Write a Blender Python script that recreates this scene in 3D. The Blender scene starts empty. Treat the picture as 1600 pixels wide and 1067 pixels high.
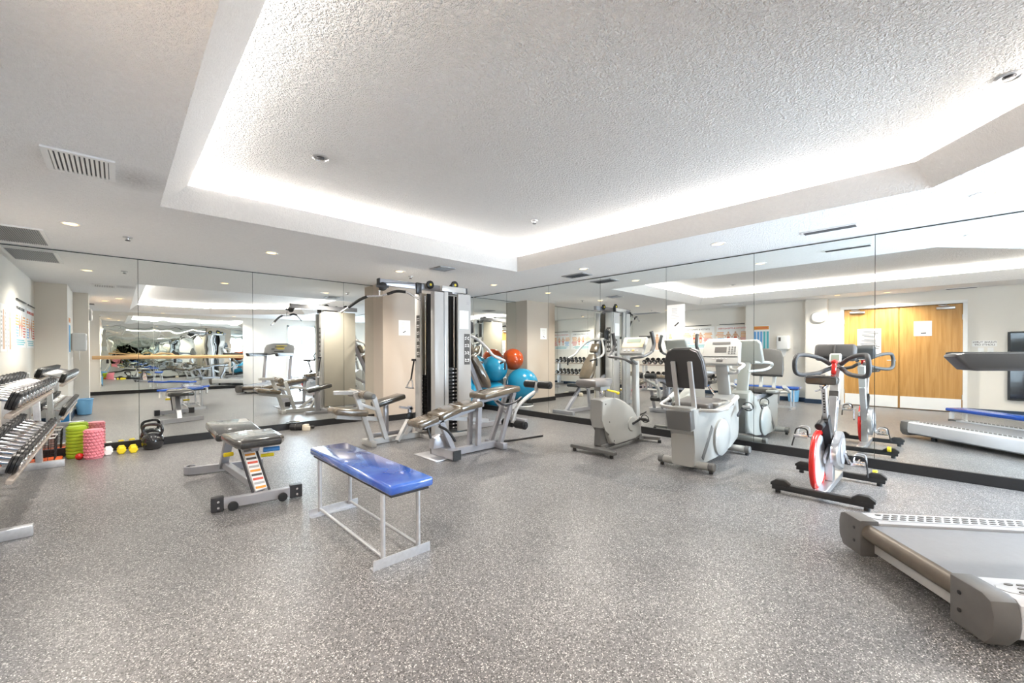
import bpy, bmesh, math, random
from mathutils import Vector, Matrix, Quaternion
random.seed(7)
PI = math.pi
S = bpy.context.scene
COL = S.collection
V = Vector

# ------------------------------------------------------------------ camera, world, large lights, exposure
XB, YA, YC, HS = 5.589, 7.068, -2.50, 2.394        # right mirror wall, back mirror wall, wall behind camera, soffit
HT = 2.70                                          # tray ceiling
F_PX, Y0, YAW, PITCH, ROLL = 647.58, 554.43, 0.7612, -0.0072, -0.0026
cd = bpy.data.cameras.new('camera'); cam = bpy.data.objects.new('camera', cd); COL.objects.link(cam)
cd.sensor_fit = 'HORIZONTAL'; cd.sensor_width = 36.0; cd.lens = F_PX * 36.0 / 1600.0
cd.shift_y = (Y0 - 533.5) / 1600.0; cd.clip_start = 0.02
fw = V((math.sin(YAW) * math.cos(PITCH), math.cos(YAW) * math.cos(PITCH), math.sin(PITCH)))
rt0 = V((math.cos(YAW), -math.sin(YAW), 0)); up0 = rt0.cross(fw)
rt = rt0 * math.cos(ROLL) + up0 * math.sin(ROLL); up = up0 * math.cos(ROLL) - rt0 * math.sin(ROLL)
M = Matrix.Identity(4)
for i in range(3):
    M[i][0], M[i][1], M[i][2] = rt[i], up[i], -fw[i]
M[2][3] = 1.2
cam.matrix_world = M
S.camera = cam

w = bpy.data.worlds.new('sky'); S.world = w; w.use_nodes = True
bg = w.node_tree.nodes['Background']; bg.inputs[0].default_value = (0.80, 0.90, 1.0, 1); bg.inputs[1].default_value = 2.5

def area(name, loc, direction, sx, sy, power, color):
    l = bpy.data.lights.new(name, 'AREA'); l.shape = 'RECTANGLE'; l.size = sx; l.size_y = sy
    l.energy = power; l.color = color; l.spread = math.radians(135)
    o = bpy.data.objects.new(name, l); COL.objects.link(o); o.location = loc
    o.rotation_euler = V(direction).to_track_quat('-Z', 'Y').to_euler()
    return o
COVE = (1.0, 0.955, 0.90)
area('window_daylight', (5.0, YC - 0.16, 1.25), (-0.25, 1, 0.0), 1.0, 1.9, 140, (0.80, 0.90, 1.0))
area('window_daylight', (XB + 0.22, -1.55, 1.25), (-1, 0.7, 0.0), 1.5, 1.9, 16, (0.80, 0.90, 1.0))
COVE_W = 4.6                                      # watts per metre of strip
def cove_strip(p, q, inward):
    p, q = V(p), V(q); L = (q - p).length
    l = bpy.data.lights.new('cove_light', 'AREA'); l.shape = 'RECTANGLE'; l.size = L; l.size_y = 0.05
    l.energy = COVE_W * L; l.color = COVE
    o = bpy.data.objects.new('cove_light', l); COL.objects.link(o); o.location = (p + q) / 2
    zc = -(V(inward) * 0.55 + V((0, 0, 1))).normalized()         # lamp local +Z is opposite to its beam
    xc = (q - p).normalized(); yc = zc.cross(xc).normalized(); zc = xc.cross(yc)
    R = Matrix((xc, yc, zc)).transposed()
    o.rotation_euler = R.to_euler()

vs = S.view_settings
vs.view_transform = 'Standard'; vs.look = 'None'; vs.gamma = 1.0; vs.exposure = 1.06
try: vs.use_curve_mapping = False
except Exception: pass
S.cycles.max_bounces = 14; S.cycles.glossy_bounces = 9; S.cycles.diffuse_bounces = 5; S.cycles.transmission_bounces = 8

# ------------------------------------------------------------------ materials
MATS = {}
def mat(name, col, rough=0.5, metal=0.0, var=0.0, scale=8.0, bump=0.0, bscale=60.0, spec=0.5, emis=None, es=0.0, coat=0.0):
    if name in MATS: return MATS[name]
    m = bpy.data.materials.new(name); m.use_nodes = True; nt = m.node_tree; N = nt.nodes; L = nt.links
    b = N['Principled BSDF']
    b.inputs['Roughness'].default_value = rough; b.inputs['Metallic'].default_value = metal
    b.inputs['Specular IOR Level'].default_value = spec; b.inputs['Coat Weight'].default_value = coat
    c = (col[0], col[1], col[2], 1)
    tc = N.new('ShaderNodeTexCoord')
    nz = N.new('ShaderNodeTexNoise'); nz.inputs['Scale'].default_value = scale; nz.inputs['Detail'].default_value = 4
    L.new(tc.outputs['Object'], nz.inputs['Vector'])
    mx = N.new('ShaderNodeMix'); mx.data_type = 'RGBA'
    v = var if var else 0.04
    mx.inputs[6].default_value = tuple(max(0, x * (1 - v)) for x in col) + (1,)
    mx.inputs[7].default_value = tuple(min(1, x * (1 + v)) for x in col) + (1,)
    L.new(nz.outputs['Fac'], mx.inputs[0]); L.new(mx.outputs[2], b.inputs['Base Color'])
    if bump:
        n2 = N.new('ShaderNodeTexNoise'); n2.inputs['Scale'].default_value = bscale; n2.inputs['Detail'].default_value = 3
        L.new(tc.outputs['Object'], n2.inputs['Vector'])
        bp = N.new('ShaderNodeBump'); bp.inputs['Strength'].default_value = bump; bp.inputs['Distance'].default_value = 0.01
        L.new(n2.outputs['Fac'], bp.inputs['Height']); L.new(bp.outputs['Normal'], b.inputs['Normal'])
    if emis:
        b.inputs['Emission Color'].default_value = tuple(emis) + (1,); b.inputs['Emission Strength'].default_value = es
    MATS[name] = m
    return m

def mat_floor():
    m = mat('rubber_floor', (0.12, 0.118, 0.115), 0.34, spec=0.55); nt = m.node_tree; N = nt.nodes; L = nt.links
    b = N['Principled BSDF']; tc = N.new('ShaderNodeTexCoord')
    def vor(scale, lo, hi):
        v = N.new('ShaderNodeTexVoronoi'); v.inputs['Scale'].default_value = scale
        L.new(tc.outputs['Object'], v.inputs['Vector'])
        sp = N.new('ShaderNodeSeparateColor'); L.new(v.outputs['Color'], sp.inputs[0])
        r = N.new('ShaderNodeMapRange'); r.inputs[1].default_value = lo; r.inputs[2].default_value = hi
        L.new(sp.outputs[0], r.inputs[0]); return r.outputs[0]
    base = N.new('ShaderNodeMix'); base.data_type = 'RGBA'
    base.inputs[6].default_value = (0.07, 0.069, 0.073, 1); base.inputs[7].default_value = (0.24, 0.236, 0.238, 1)
    nz = N.new('ShaderNodeTexNoise'); nz.inputs['Scale'].default_value = 1.3; nz.inputs['Detail'].default_value = 6; nz.inputs['Roughness'].default_value = 0.65
    L.new(tc.outputs['Object'], nz.inputs['Vector']); L.new(nz.outputs['Fac'], base.inputs[0])
    s1 = N.new('ShaderNodeMix'); s1.data_type = 'RGBA'; s1.inputs[7].default_value = (0.62, 0.60, 0.585, 1)
    L.new(base.outputs[2], s1.inputs[6]); L.new(vor(260, 0.86, 0.92), s1.inputs[0])
    s2 = N.new('ShaderNodeMix'); s2.data_type = 'RGBA'; s2.inputs[7].default_value = (0.05, 0.05, 0.05, 1)
    L.new(s1.outputs[2], s2.inputs[6]); L.new(vor(190, 0.72, 0.84), s2.inputs[0])
    L.new(s2.outputs[2], b.inputs['Base Color'])
    n3 = N.new('ShaderNodeTexNoise'); n3.inputs['Scale'].default_value = 160
    L.new(tc.outputs['Object'], n3.inputs['Vector'])
    bp = N.new('ShaderNodeBump'); bp.inputs['Strength'].default_value = 0.25; bp.inputs['Distance'].default_value = 0.004
    L.new(n3.outputs['Fac'], bp.inputs['Height']); L.new(bp.outputs['Normal'], b.inputs['Normal'])
    return m

def mat_popcorn(name, col, strength, scale):
    m = mat(name, col, 0.9, var=0.05, scale=30); nt = m.node_tree; N = nt.nodes; L = nt.links
    b = N['Principled BSDF']; tc = N.new('ShaderNodeTexCoord')
    v = N.new('ShaderNodeTexNoise'); v.inputs['Scale'].default_value = scale; v.inputs['Detail'].default_value = 2.5; v.inputs['Roughness'].default_value = 0.6
    L.new(tc.outputs['Object'], v.inputs['Vector'])
    r = N.new('ShaderNodeMapRange'); r.inputs[1].default_value = 0.38; r.inputs[2].default_value = 0.68
    L.new(v.outputs['Fac'], r.inputs[0])
    bp = N.new('ShaderNodeBump'); bp.inputs['Strength'].default_value = strength; bp.inputs['Distance'].default_value = 0.018
    L.new(r.outputs[0], bp.inputs['Height']); L.new(bp.outputs['Normal'], b.inputs['Normal'])
    return m

def mat_mirror(name, wav):
    m = bpy.data.materials.new(name); m.use_nodes = True; nt = m.node_tree; N = nt.nodes; L = nt.links
    b = N['Principled BSDF']; b.inputs['Base Color'].default_value = (0.86, 0.885, 0.865, 1)
    b.inputs['Metallic'].default_value = 1; b.inputs['Roughness'].default_value = 0.0
    if wav:
        tc = N.new('ShaderNodeTexCoord'); n = N.new('ShaderNodeTexNoise'); n.inputs['Scale'].default_value = 2.2; n.inputs['Detail'].default_value = 1
        L.new(tc.outputs['Object'], n.inputs['Vector'])
        bp = N.new('ShaderNodeBump'); bp.inputs['Strength'].default_value = wav; bp.inputs['Distance'].default_value = 0.02
        L.new(n.outputs['Fac'], bp.inputs['Height']); L.new(bp.outputs['Normal'], b.inputs['Normal'])
    MATS[name] = m; return m

def mat_wood(name, c1, c2, scale=1.0, axis='Z', rough=0.4):
    m = mat(name, c1, rough); nt = m.node_tree; N = nt.nodes; L = nt.links; b = N['Principled BSDF']
    tc = N.new('ShaderNodeTexCoord'); mp = N.new('ShaderNodeMapping')
    sc = {'Z': (14, 14, 0.8), 'X': (0.8, 14, 14)}[axis]; mp.inputs['Scale'].default_value = tuple(s * scale for s in sc)
    L.new(tc.outputs['Object'], mp.inputs['Vector'])
    n = N.new('ShaderNodeTexNoise'); n.inputs['Scale'].default_value = 1.6; n.inputs['Detail'].default_value = 7; n.inputs['Distortion'].default_value = 0.8
    L.new(mp.outputs[0], n.inputs['Vector'])
    cr = N.new('ShaderNodeValToRGB'); cr.color_ramp.elements[0].position = 0.3; cr.color_ramp.elements[0].color = tuple(c2) + (1,)
    cr.color_ramp.elements[1].position = 0.65; cr.color_ramp.elements[1].color = tuple(c1) + (1,)
    L.new(n.outputs['Fac'], cr.inputs[0]); L.new(cr.outputs[0], b.inputs['Base Color'])
    return m

def mat_worn_blue():
    m = mat('worn_blue_vinyl', (0.03, 0.10, 0.45), 0.16, spec=1.0, coat=0.8); nt = m.node_tree; N = nt.nodes; L = nt.links; b = N['Principled BSDF']
    tc = N.new('ShaderNodeTexCoord'); n = N.new('ShaderNodeTexNoise'); n.inputs['Scale'].default_value = 5; n.inputs['Detail'].default_value = 6
    L.new(tc.outputs['Object'], n.inputs['Vector'])
    cr = N.new('ShaderNodeValToRGB'); cr.color_ramp.elements[0].position = 0.35; cr.color_ramp.elements[0].color = (0.012, 0.06, 0.36, 1)
    cr.color_ramp.elements[1].position = 0.72; cr.color_ramp.elements[1].color = (0.06, 0.19, 0.62, 1)
    L.new(n.outputs['Fac'], cr.inputs[0]); L.new(cr.outputs[0], b.inputs['Base Color'])
    return m

def mat_glass():
    m = bpy.data.materials.new('glass'); m.use_nodes = True; nt = m.node_tree; N = nt.nodes; L = nt.links
    N.remove(N['Principled BSDF']); o = N['Material Output']
    t = N.new('ShaderNodeBsdfTransparent'); t.inputs[0].default_value = (0.93, 0.97, 1, 1)
    g = N.new('ShaderNodeBsdfGlossy'); g.inputs['Roughness'].default_value = 0.02
    f = N.new('ShaderNodeFresnel'); f.inputs[0].default_value = 1.4
    x = N.new('ShaderNodeMixShader'); L.new(f.outputs[0], x.inputs[0]); L.new(t.outputs[0], x.inputs[1]); L.new(g.outputs[0], x.inputs[2])
    L.new(x.outputs[0], o.inputs[0]); MATS['glass'] = m; return m

m_floor = mat_floor()
m_soffit = mat_popcorn('soffit_stipple', (0.92, 0.915, 0.915), 0.55, 75)
def vent_stain(m):
    nt = m.node_tree; N = nt.nodes; L = nt.links; b = N['Principled BSDF']; src = b.inputs['Base Color'].links[0].from_socket
    tc = N.new('ShaderNodeTexCoord'); mp = N.new('ShaderNodeMapping'); mp.vector_type = 'TEXTURE'
    mp.inputs['Location'].default_value = (0.10, 3.86, HS); mp.inputs['Scale'].default_value = (0.24, 0.30, 1)
    L.new(tc.outputs['Object'], mp.inputs['Vector'])
    g = N.new('ShaderNodeTexGradient'); g.gradient_type = 'SPHERICAL'; L.new(mp.outputs[0], g.inputs[0])
    n = N.new('ShaderNodeTexNoise'); n.inputs['Scale'].default_value = 70; n.inputs['Detail'].default_value = 3; L.new(tc.outputs['Object'], n.inputs['Vector'])
    mu = N.new('ShaderNodeMath'); mu.operation = 'MULTIPLY'; L.new(g.outputs['Fac'], mu.inputs[0]); L.new(n.outputs['Fac'], mu.inputs[1])
    x = N.new('ShaderNodeMix'); x.data_type = 'RGBA'; x.inputs[7].default_value = (0.30, 0.29, 0.28, 1)
    L.new(mu.outputs[0], x.inputs[0]); L.new(src, x.inputs[6]); L.new(x.outputs[2], b.inputs['Base Color'])
vent_stain(m_soffit)
m_tray = mat_popcorn('tray_popcorn', (0.86, 0.85, 0.84), 1.0, 72)
m_fascia = mat_popcorn('fascia_plaster', (0.80, 0.775, 0.75), 0.25, 75)
m_wall = mat('beige_wall_paint', (0.81, 0.77, 0.71), 0.7, var=0.03, scale=3, bump=0.04, bscale=120)
m_colm = mat('column_paint', (0.53, 0.46, 0.395), 0.6, var=0.03, scale=3, bump=0.03, bscale=120)
m_mirror = mat_mirror('mirror_glass', 0)
m_mirror_w = mat_mirror('wavy_mirror_glass', 0.12)
m_edge = mat('mirror_edge', (0.05, 0.06, 0.06), 0.3)
m_base = mat('black_baseboard', (0.012, 0.012, 0.013), 0.35, var=0.3, scale=20)
m_bblue = mat('navy_baseboard', (0.02, 0.045, 0.09), 0.4)
m_oak = mat_wood('oak_veneer', (0.58, 0.32, 0.10), (0.43, 0.21, 0.05))
m_barre = mat_wood('barre_wood', (0.78, 0.52, 0.28), (0.64, 0.38, 0.17), axis='X')
m_white = mat('white_plastic', (0.86, 0.86, 0.86), 0.4)
m_paper = mat('paper', (0.90, 0.89, 0.88), 0.6)
m_ink = mat('black_ink', (0.02, 0.02, 0.02), 0.5)
m_frame = mat('silver_powdercoat', (0.40, 0.40, 0.43), 0.30, metal=0.35, var=0.05, scale=20)
m_frame2 = mat('pale_grey_powdercoat', (0.50, 0.495, 0.485), 0.33, metal=0.2, var=0.04, scale=15)
m_shroud = mat('pale_shroud', (0.47, 0.462, 0.45), 0.38, var=0.04, scale=5)
m_shroudb = mat('beige_shroud', (0.50, 0.46, 0.385), 0.45, var=0.06, scale=4)
m_dark = mat('dark_grey_steel', (0.05, 0.05, 0.055), 0.35, metal=0.4, var=0.2)
m_black = mat('black_rubber', (0.016, 0.016, 0.017), 0.42, var=0.2, scale=30)
m_blackg = mat('black_gloss', (0.012, 0.012, 0.014), 0.12, var=0.1, coat=0.5)
m_pad = mat('black_vinyl', (0.024, 0.023, 0.022), 0.20, var=0.25, scale=12, bump=0.08, bscale=220, spec=1.0, coat=0.6)
m_padtan = mat('brown_worn_vinyl', (0.135, 0.105, 0.072), 0.16, var=0.45, scale=9, bump=0.06, bscale=220, spec=1.0, coat=0.6)
m_chrome = mat('chrome', (0.78, 0.78, 0.80), 0.12, metal=1.0)
m_steel = mat('brushed_steel', (0.60, 0.60, 0.61), 0.3, metal=0.9, var=0.1, scale=30)
m_galv = mat('galvanised_steel', (0.62, 0.63, 0.66), 0.38, metal=0.7, var=0.18, scale=45)
m_blue = mat_worn_blue()
m_bluep = mat('blue_pad_edge', (0.015, 0.09, 0.50), 0.18, spec=0.7)
m_bluetub = mat('blue_tub_plastic', (0.06, 0.32, 0.72), 0.4)
m_bluegrip = mat('blue_grip', (0.05, 0.22, 0.55), 0.4)
m_ballb = mat('blue_ball_vinyl', (0.012, 0.24, 0.42), 0.22, var=0.05, spec=0.6)
m_ballo = mat('orange_ball_vinyl', (0.45, 0.06, 0.006), 0.2, var=0.05, spec=0.6)
m_green = mat('green_foam', (0.33, 0.46, 0.02), 0.6, var=0.1)
m_pink = mat('pink_foam', (0.80, 0.27, 0.33), 0.6, var=0.1)
m_yellow = mat('yellow_vinyl', (0.80, 0.62, 0.02), 0.4)
m_red = mat('red_plastic', (0.62, 0.02, 0.015), 0.25, spec=0.6)
m_orange = mat('orange_plastic', (0.85, 0.13, 0.015), 0.4, var=0.1)
m_bikeg = mat('pale_grey_bike_plastic', (0.36, 0.362, 0.345), 0.28, var=0.03)
m_biked = mat('mid_grey_bike_plastic', (0.13, 0.13, 0.127), 0.36, var=0.05)
m_grip = mat('charcoal_foam_grip', (0.055, 0.055, 0.056), 0.6)
m_seatg = mat('grey_vinyl', (0.085, 0.08, 0.077), 0.30, var=0.15, scale=14, bump=0.05, bscale=250)
m_lcd = mat('lcd_panel', (0.30, 0.36, 0.30), 0.15)
m_amber = mat('amber_panel', (0.72, 0.50, 0.28), 0.4)
m_tread = mat('treadmill_rail_silver', (0.56, 0.57, 0.60), 0.28, metal=0.2, var=0.03)
m_belt = mat('treadmill_belt', (0.17, 0.175, 0.19), 0.38, var=0.10, scale=30, bump=0.08, bscale=300, spec=0.6)
m_tcap = mat('treadmill_cap_grey', (0.115, 0.11, 0.105), 0.5, var=0.15, scale=15, bump=0.05, bscale=200)
m_brown = mat('worn_brown_roller', (0.13, 0.105, 0.08), 0.4, metal=0.2, var=0.4, scale=12)
m_ventd = mat('dark_vent', (0.10, 0.10, 0.105), 0.5)
m_ventg = mat('grey_vent', (0.36, 0.36, 0.37), 0.5)
m_lamp = mat('warm_lamp', (1, 0.9, 0.7), 0.5, emis=(1.0, 0.66, 0.26), es=1.5)
m_teal = mat('teal_print', (0.10, 0.48, 0.55), 0.5)
m_tealb = mat('blue_print', (0.16, 0.40, 0.75), 0.5)
m_oprint = mat('orange_print', (0.85, 0.36, 0.06), 0.5)
m_rprint = mat('red_print', (0.72, 0.12, 0.08), 0.5)
m_skin = mat('tan_print', (0.72, 0.45, 0.30), 0.5)
m_gprint = mat('grey_print', (0.45, 0.44, 0.44), 0.5)
m_decal = mat('dark_decal', (0.09, 0.085, 0.08), 0.5)
m_glass = mat_glass()

# ------------------------------------------------------------------ mesh helpers
def perp(d):
    d = d.normalized(); a = V((0, 0, 1)) if abs(d.z) < 0.9 else V((1, 0, 0))
    u = a.cross(d).normalized(); return u, d.cross(u).normalized()

class MB:
    def __init__(s): s.bm = bmesh.new()
    def _add(s, vs, fs):
        bv = [s.bm.verts.new(v) for v in vs]; out = []
        for f in fs:
            try: out.append(s.bm.faces.new([bv[i] for i in f]))
            except ValueError: pass
        return bv, out
    def _bev(s, bv, off, seg):
        es = list({e for v in bv for e in v.link_edges})
        bmesh.ops.bevel(s.bm, geom=es, offset=off, segments=seg, profile=0.5, affect='EDGES', clamp_overlap=True)
    def box(s, c, size, R=None, bev=0.0, seg=2, taper=None):
        hx, hy, hz = (k / 2 for k in size); c = V(c); vs = []
        for z in (-1, 1):
            t = taper if (taper and z > 0) else (1, 1)
            for x, y in ((-1, -1), (1, -1), (1, 1), (-1, 1)):
                p = V((x * hx * t[0], y * hy * t[1], z * hz)); vs.append(c + (R @ p if R else p))
        bv, _ = s._add(vs, [(3, 2, 1, 0), (4, 5, 6, 7), (0, 1, 5, 4), (1, 2, 6, 5), (2, 3, 7, 6), (3, 0, 4, 7)])
        if bev: s._bev(bv, bev, seg)
        return s
    def beam(s, p, q, w, h, upv=(0, 0, 1), bev=0.004, seg=1):
        p, q = V(p), V(q); d = q - p; L = d.length; d.normalize(); u = V(upv)
        if abs(u.dot(d)) > 0.98: u = V((1, 0, 0))
        y = u.cross(d).normalized(); z = d.cross(y).normalized()
        R = Matrix((d, y, z)).transposed()
        return s.box((p + q) / 2, (L, w, h), R, bev, seg)
    def tube(s, pts, r, seg=10, smooth=0, rr=None):
        pts = [V(p) for p in pts]
        if smooth: pts = catmull(pts, smooth)
        n = len(pts); rings = []; u = None
        for i, p in enumerate(pts):
            t = (pts[min(i + 1, n - 1)] - pts[max(i - 1, 0)]).normalized()
            if u is None: u, v = perp(t)
            else:
                u = (u - t * u.dot(t)).normalized(); v = t.cross(u)
            r_ = r if rr is None else rr[min(len(rr) - 1, int(round(i * (len(rr) - 1) / max(1, n - 1))))]
            rings.append([s.bm.verts.new(p + (u * math.cos(a) + v * math.sin(a)) * r_) for a in (2 * PI * k / seg for k in range(seg))])
        for a, b in zip(rings, rings[1:]):
            for k in range(seg): s.bm.faces.new((a[k], a[(k + 1) % seg], b[(k + 1) % seg], b[k]))
        s.bm.faces.new(rings[0][::-1]); s.bm.faces.new(rings[-1]); return s
    def lathe(s, prof, o, axis=(0, 0, 1), seg=24):
        o = V(o); ax = V(axis).normalized(); u, v = perp(ax); rings = []
        for r, h in prof:
            r = max(r, 0.0004)
            rings.append([s.bm.verts.new(o + ax * h + (u * math.cos(a) + v * math.sin(a)) * r) for a in (2 * PI * k / seg for k in range(seg))])
        for a, b in zip(rings, rings[1:]):
            for k in range(seg): s.bm.faces.new((a[k], a[(k + 1) % seg], b[(k + 1) % seg], b[k]))
        s.bm.faces.new(rings[0][::-1]); s.bm.faces.new(rings[-1]); return s
    def cyl(s, p, q, r, seg=20, b=0.0):
        p, q = V(p), V(q); L = (q - p).length
        pr = [(r - b, 0), (r, b), (r, L - b), (r - b, L)] if b else [(r, 0), (r, L)]
        return s.lathe(pr, p, q - p, seg)
    def prism(s, poly, o, u, v, t, bev=0.0, seg=2):
        """polygon in (u,v) about o, extruded by +-t/2 along u x v"""
        o, u, v = V(o), V(u).normalized(), V(v).normalized(); n = u.cross(v).normalized(); k = len(poly)
        vs = [o + u * a + v * b - n * t / 2 for a, b in poly] + [o + u * a + v * b + n * t / 2 for a, b in poly]
        fs = [tuple(range(k))[::-1], tuple(range(k, 2 * k))] + [(i, (i + 1) % k, k + (i + 1) % k, k + i) for i in range(k)]
        bv, f = s._add(vs, fs)
        if bev:
            es = [e for e in {e for x in bv for e in x.link_edges} if len({q for q in e.link_faces} & set(f[:2])) == 1]
            bmesh.ops.bevel(s.bm, geom=es, offset=bev, segments=seg, profile=0.5, affect='EDGES', clamp_overlap=True)
        return s
    def sphere(s, c, r, seg=32, sc=(1, 1, 1), R=None):
        m = Matrix.Translation(V(c)) @ ((R.to_4x4()) if R else Matrix.Identity(4)) @ Matrix.Diagonal((r * sc[0], r * sc[1], r * sc[2], 1))
        bmesh.ops.create_uvsphere(s.bm, u_segments=seg, v_segments=seg // 2, radius=1, matrix=m); return s
    def torus(s, c, R_, r, axis=(0, 0, 1), seg=40, sub=10, a0=0.0, a1=2 * PI):
        u, v = perp(V(axis)); full = abs(a1 - a0 - 2 * PI) < 1e-6; n = seg + (0 if full else 1); rings = []
        for i in range(n):
            a = a0 + (a1 - a0) * i / seg; d = u * math.cos(a) + v * math.sin(a)
            rings.append([s.bm.verts.new(V(c) + d * (R_ + r * math.cos(b)) + V(axis).normalized() * r * math.sin(b)) for b in (2 * PI * k / sub for k in range(sub))])
        for i in range(seg):
            a, b = rings[i], rings[(i + 1) % n]
            for k in range(sub): s.bm.faces.new((a[k], a[(k + 1) % sub], b[(k + 1) % sub], b[k]))
        return s

def catmull(P, n):
    Q = [P[0] * 2 - P[1]] + P + [P[-1] * 2 - P[-2]]; out = []
    for i in range(1, len(Q) - 2):
        a, b, c, d = Q[i - 1:i + 3]
        for k in range(n):
            t = k / n
            out.append(0.5 * ((2 * b) + (c - a) * t + (2 * a - 5 * b + 4 * c - d) * t * t + (3 * b - a - 3 * c + d) * t ** 3))
    out.append(P[-1]); return out

def obj(name, mb, m, parent=None, world=False, smooth=True, kind=None):
    bm = mb.bm; bmesh.ops.recalc_face_normals(bm, faces=bm.faces[:])
    me = bpy.data.meshes.new(name); bm.to_mesh(me); bm.free()
    if smooth:
        me.shade_smooth()
        me.set_sharp_from_angle(angle=math.radians(38))
    me.materials.append(m)
    o = bpy.data.objects.new(name, me); COL.objects.link(o)
    if parent:
        o.parent = parent
        if world: o.matrix_parent_inverse = Matrix.Translation(-V(root_loc(parent)))
    if kind: o['kind'] = kind
    return o
def root_loc(p):
    l = V((0, 0, 0))
    while p is not None:
        if p.type == 'EMPTY': l += p.location
        p = p.parent
    return l
def sub(name, mb, m, part, **k):
    """a sub-part: same coordinates as its part"""
    o = obj(name, mb, m, None, **k); o.parent = part
    return o
def tag(o, label, cat, group=None):
    o['label'] = label; o['category'] = cat
    if group: o['group'] = group
    return o
def thing(name, label, cat, loc=(0, 0, 0), rotz=0.0, group=None):
    o = bpy.data.objects.new(name, None); COL.objects.link(o); o.location = loc; o.rotation_euler = (0, 0, rotz)
    o.empty_display_size = 0.1
    return tag(o, label, cat, group)
def struct(name, mb, m, parent=None, **k):
    o = obj(name, mb, m, parent, **k)
    if parent is None: o['kind'] = 'structure'
    return o
def dup(root, loc, rotz=None, label=None):
    r = root.copy(); COL.objects.link(r); r.location = loc
    if rotz is not None: r.rotation_euler = (0, 0, rotz)
    if label: r['label'] = label
    for ch in list(root.children):
        c = ch.copy(); COL.objects.link(c); c.parent = r
        for g in list(ch.children):
            d = g.copy(); COL.objects.link(d); d.parent = c
    return r
def pad(c, size, R=None, bev=None, seg=3):
    return MB().box(c, size, R, bev or min(size) * 0.42, seg)
def rotY(a): return Matrix.Rotation(a, 3, 'Y')
def rotX(a): return Matrix.Rotation(a, 3, 'X')
def rotZ(a): return Matrix.Rotation(a, 3, 'Z')
def text_mesh(txt, size, thick=0.0008):
    cu = bpy.data.curves.new('lettering', 'FONT'); cu.body = txt; cu.size = size; cu.align_x = 'CENTER'; cu.align_y = 'CENTER'; cu.extrude = thick
    t = bpy.data.objects.new('lettering', cu); COL.objects.link(t)
    dg = bpy.context.evaluated_depsgraph_get(); me = bpy.data.meshes.new_from_object(t.evaluated_get(dg))
    bpy.data.objects.remove(t); return me
def lettering(txt, size, loc, R, m, parent):
    me = text_mesh(txt, size); me.materials.clear(); me.materials.append(m)
    o = bpy.data.objects.new('lettering', me); COL.objects.link(o); o.parent = parent
    o['kind'] = 'stuff'; o.matrix_local = Matrix.Translation(V(loc)) @ R.to_4x4(); return o

# ------------------------------------------------------------------ room shell
T = 0.12
struct('floor', MB().box((2.2, 2.25, -0.06), (7.4, 10.2, 0.12)), m_floor, smooth=False)

def inset(poly, d):
    n = len(poly); out = []
    for i in range(n):
        p0, p1, p2 = V(poly[i - 1]), V(poly[i]), V(poly[(i + 1) % n])
        e1 = (p1 - p0).normalized(); e2 = (p2 - p1).normalized()
        n1 = V((-e1.y, e1.x)); n2 = V((-e2.y, e2.x))           # left normals: inwards for a counter-clockwise polygon
        k = d / (1 + n1.dot(n2)); out.append(tuple(p1 + (n1 + n2) * k))
    return out
TRAY = [(0.26, 4.425), (0.26, -1.70), (2.12, -1.70), (4.33, 0.08), (4.33, 4.425)]
def ring(z0, a, z1, b):
    mb = MB(); n = len(a)
    for i in range(n):
        j = (i + 1) % n
        mb._add([(*a[i], z0), (*a[j], z0), (*b[j], z1), (*b[i], z1)], [(0, 1, 2, 3)])
    bmesh.ops.remove_doubles(mb.bm, verts=mb.bm.verts[:], dist=1e-5); return mb
def plate_with_hole(outer, hole, z):
    mb = MB(); es = []
    for L in (outer, hole):
        vs_ = [mb.bm.verts.new((x, y, z)) for x, y in L]
        es += [mb.bm.edges.new((vs_[i], vs_[(i + 1) % len(vs_)])) for i in range(len(vs_))]
    bmesh.ops.triangle_fill(mb.bm, use_beauty=True, edges=es); return mb
OUT = [(-1.15, YC - 0.15), (XB + 0.15, YC - 0.15), (XB + 0.15, YA + 0.15), (-1.15, YA + 0.15)]
LIP = inset(TRAY, 0.165); COVEO = inset(TRAY, -0.10)
ceil = struct('ceiling', plate_with_hole(OUT, TRAY, HS), m_soffit, smooth=False)
obj('tray_fascia', ring(HS, TRAY, 2.56, LIP), m_fascia, ceil, smooth=False)
obj('cove_ledge', ring(2.56, LIP, 2.555, COVEO), m_fascia, ceil, smooth=False)
obj('cove_wall', ring(2.555, COVEO, HT, COVEO), m_fascia, ceil, smooth=False)
mbt = MB(); mbt._add([(x, y, HT) for x, y in COVEO], [tuple(range(len(COVEO)))]); obj('tray_ceiling', mbt, m_tray, ceil, smooth=False)
obj('slab_above', MB().box((2.2, 2.25, 2.95), (7.4, 10.2, 0.3)), m_soffit, ceil, smooth=False)
MID = inset(TRAY, -0.02); 
for i in range(len(MID)):
    p, q = V((*MID[i], 2.575)), V((*MID[(i + 1) % len(MID)], 2.575)); e = (q - p).normalized()
    cove_strip(p + e * 0.05, q - e * 0.05, (-e.y, e.x, 0))

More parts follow.
